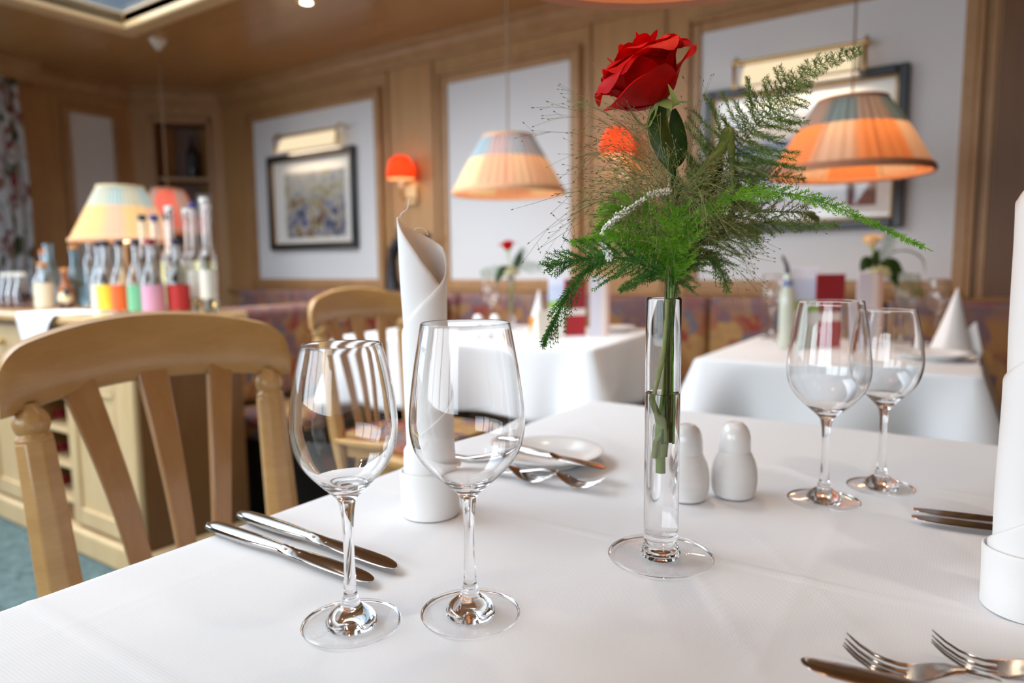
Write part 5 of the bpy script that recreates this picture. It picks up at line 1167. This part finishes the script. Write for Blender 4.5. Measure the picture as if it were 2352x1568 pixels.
# ------------------------------------------------------------------ small vases with roses on the far tables
R2 = [(4, .046, .016, [(0, 45), (.3, 82), (1, 98)], .001, .0, .0), (5, .050, .024, [(0, 18), (.3, 70), (.8, 80), (1, 30)], .002, .1, .0), (5, .056, .030, [(0, 0), (.25, 55), (.65, 70), (.85, 10), (1, -40)], .002, .15, .0)]
def posy(vx, vy, top, lab_v, lab_w, lab_r, mat, fronds, leaves, gr):
    vase(lab_v, vx, vy, 0.15, lab_w); c = Vector((vx, vy, 0)); b = Vector(top)
    rose(lab_r, b, UP*1.0-RXh*.1, mat, .92, [b-UP*.012, c+UP*.98+RXh*.002, c+UP*.90, c+UP*.82], gr, R2, leaves=leaves, sepals=False)
    return c
def far_frond(label, c, pts, L, nb, mat, ang=55, droop=.2):
    bt = c+UP*.86; rt = thing('fern_frond', label, 'fern', bt, 0, 'fern fronds on the far tables'); V = spline([c+UP*.98]+[Vector(p) for p in pts], 60)
    MB().tube([p-bt for p in [bt, c+UP*.94]+V[::4]], .0011, 6).build('stem', mat, rt, smooth=60); m = MB()
    for k in range(nb):
        i = int(lerp(6, 57, k/nb)); T = (V[i+1]-V[i-1]).normalized(); l0 = L*math.sin(PI*min(1, .15+.85*k/nb))**.6
        for s in (-1, 1):
            S = T.cross(FW).normalized()*s; a = math.radians(ang); Dd = (T*math.cos(a)+S*math.sin(a)+FW*rnd.uniform(-.4, .4)).normalized(); l = l0*rnd.uniform(.7, 1.1); n = max(3, int(l/.004))
            for j in range(n+1): needle_cloud(m, V[i]+Dd*l*j/n-UP*droop*l*(j/n)**2-bt, Dd, .009, 4, .0005)
    k_ = m.build('foliage', mat, rt); k_['kind'] = 'stuff'; return rt
def P3(c, x, y, z): return c+RXh*x+FWh*y+UP*z
c = Vector((-1.66, 2.44, 0)); top = c+UP*1.085-RXh*.012
posy(c.x, c.y, top, 'glass tube vase with a small red rose on the long far table', 'water in the glass vase with the small red rose', 'small red rose in the glass vase on the long far table', RED, None,
     [([P3(c, .01, 0, 1.0), P3(c, .03, -.01, 1.04), P3(c, .045, -.01, 1.085)], .018, FW), ([P3(c, -.004, 0, 1.016), P3(c, -.04, -.02, .998), P3(c, -.065, -.02, .945)], .018, FW)], 'red roses')
far_frond('dark fern frond pointing left under the small red rose', c, [P3(c, -.04, 0, 1.0), P3(c, -.09, 0, .995), P3(c, -.135, 0, .985)], .03, 14, G3)
far_frond('dark fern frond pointing right under the small red rose', c, [P3(c, .04, 0, 1.02), P3(c, .09, 0, 1.02), P3(c, .14, 0, 1.01)], .03, 14, G3)
far_frond('small fern tuft rising beside the small red rose', c, [P3(c, .02, .01, 1.03), P3(c, .045, .01, 1.07), P3(c, .055, .01, 1.1)], .022, 12, G1)
def floret_ball(label, p, R):
    rt = thing('flower_cluster', label, 'flower', p); m = MB()
    for _ in range(160):
        v = Vector((rnd.gauss(0, 1), rnd.gauss(0, 1), abs(rnd.gauss(0, .8)))).normalized()*R*rnd.uniform(.75, 1); r_ = .0045
        m.lathe([(0, -r_), (r_*.8, -r_*.3), (r_, r_*.2), (0, r_)], 6, v)
    m.build('florets', plain('pale_green_floret', rgb(196, 192, 150), 0.7), rt, smooth=180); MB().tube([(0, 0, 0), (0, 0, -.10)], .002, 8).build('stem', GS, rt, smooth=60)
floret_ball('pale green flower cluster under the small red rose', P3(c, .004, -.012, .985), .032)
c = Vector((-0.30, 2.54, 0)); top = c+UP*1.068-RXh*.012
posy(c.x, c.y, top, 'glass tube vase with a cream rose below the large picture', 'water in the glass vase with the cream rose', 'cream rose in the glass vase below the large picture', CREAM, None,
     [([P3(c, -.01, 0, 1.0), P3(c, -.035, -.02, 1.02), P3(c, -.055, -.02, .99)], .02, FW), ([P3(c, .01, 0, 1.0), P3(c, .05, -.01, 1.01), P3(c, .085, -.01, .985)], .024, FW), ([P3(c, .006, -.006, 1.018), P3(c, .04, -.02, .998), P3(c, .066, -.02, .94)], .02, FW), ([P3(c, -.005, -.02, 1.06), P3(c, -.014, -.03, 1.03), P3(c, -.014, -.03, 1.0)], .014, FW)], 'cream roses')
far_frond('dark fern frond drooping right of the cream rose', c, [P3(c, .06, 0, .99), P3(c, .11, 0, .95), P3(c, .15, 0, .895)], .05, 16, G3, droop=.5)
far_frond('fern tuft rising right of the cream rose', c, [P3(c, .03, .02, 1.03), P3(c, .05, .02, 1.08), P3(c, .058, .02, 1.12)], .03, 14, G3)
floret_ball('pale green flower cluster beside the cream rose', P3(c, .005, -.02, .975), .034)
bt = c+UP*.9; rt = thing('broad_grass', 'long grass blade bowing over right of the cream rose', 'grass blade', bt); S = spline([c+UP*.95, P3(c, .04, 0, 1.04), P3(c, .10, 0, 1.055), P3(c, .15, 0, 1.03), P3(c, .165, 0, .98)], 24)
MB().tube([p-bt for p in S], [.003]*18+[.0025, .002, .0016, .0012, .0008, .0004], 8, flat=.3).build('blade', GB, rt, smooth=60)

# ------------------------------------------------------------------ daylight
wd = bpy.data.worlds.new('overcast_sky'); SC.world = wd; wd.use_nodes = True; T = wd.node_tree; T.nodes.clear()
def nd(typ, **k):
    n = T.nodes.new('ShaderNode'+typ)
    for a, b_ in k.items(): setattr(n, a, b_)
    return n
tc = nd('TexCoord'); out = nd('OutputWorld'); bg = nd('Background'); T.links.new(bg.outputs[0], out.inputs[0])
sep = nd('SeparateXYZ'); T.links.new(tc.outputs['Generated'], sep.inputs[0])
mr = nd('MapRange', interpolation_type='SMOOTHSTEP'); T.links.new(sep.outputs[2], mr.inputs[0]); mr.inputs[1].default_value = 0.30; mr.inputs[2].default_value = 0.85; mr.inputs[3].default_value = 0.0; mr.inputs[4].default_value = 1.0
dt = nd('VectorMath', operation='DOT_PRODUCT'); T.links.new(tc.outputs['Generated'], dt.inputs[0]); S_ = Vector((-0.35, -0.75, 0.5)).normalized(); dt.inputs[1].default_value = S_
m2 = nd('MapRange', interpolation_type='SMOOTHSTEP'); T.links.new(dt.outputs['Value'], m2.inputs[0]); m2.inputs[1].default_value = 0.2; m2.inputs[2].default_value = 1.0; m2.inputs[3].default_value = 0.0; m2.inputs[4].default_value = 1.0
SKY_H, SKY_Z, SKY_S = 0.5, 3.3, 9.8
a1 = nd('Math', operation='MULTIPLY_ADD'); T.links.new(mr.outputs[0], a1.inputs[0]); a1.inputs[1].default_value = SKY_Z; a1.inputs[2].default_value = SKY_H
a2 = nd('Math', operation='MULTIPLY_ADD'); T.links.new(m2.outputs[0], a2.inputs[0]); a2.inputs[1].default_value = SKY_S; T.links.new(a1.outputs[0], a2.inputs[2])
cm_ = nd('Mix', data_type='RGBA'); mx_ = nd('Math', operation='MAXIMUM'); T.links.new(mr.outputs[0], mx_.inputs[0]); T.links.new(m2.outputs[0], mx_.inputs[1]); T.links.new(mx_.outputs[0], cm_.inputs[0]); cm_.inputs[6].default_value = (0.5, 0.74, 1.0, 1); cm_.inputs[7].default_value = (0.86, 0.935, 1.0, 1); T.links.new(cm_.outputs[2], bg.inputs[0]); T.links.new(a2.outputs[0], bg.inputs[1])
wd.cycles.sampling_method = 'AUTOMATIC'
def portal(loc, rot, sx, sy):
    l = bpy.data.lights.new('daylight_portal', 'AREA'); o = bpy.data.objects.new('daylight_portal', l); COL.objects.link(o); l.shape = 'RECTANGLE'; l.size = sx; l.size_y = sy
    l.cycles.is_portal = True; o.location = loc; o.rotation_euler = rot
portal(((SX0+SX1)/2, (SY0+SY1)/2, HC+0.08), (0, 0, 0), SX1-SX0, SY1-SY0)
portal((XL-0.12, (WY0+WY1)/2, (WZ0+WZ1)/2), (0, -PI/2, 0), WZ1-WZ0, WY1-WY0)
portal(((FX0+FX1)/2, YF-0.12, (FZ0+FZ1)/2), (PI/2, 0, 0), FX1-FX0, FZ1-FZ0)
SC.cycles.max_bounces = 12; SC.cycles.transmission_bounces = 12; SC.cycles.transparent_max_bounces = 16; SC.cycles.glossy_bounces = 6; SC.cycles.diffuse_bounces = 4; SC.cycles.glossy_bounces = 5; SC.cycles.use_adaptive_sampling = True; SC.cycles.adaptive_threshold = 0.04
SC.cycles.sample_clamp_indirect = 0.0
SC.cycles.use_denoising = True
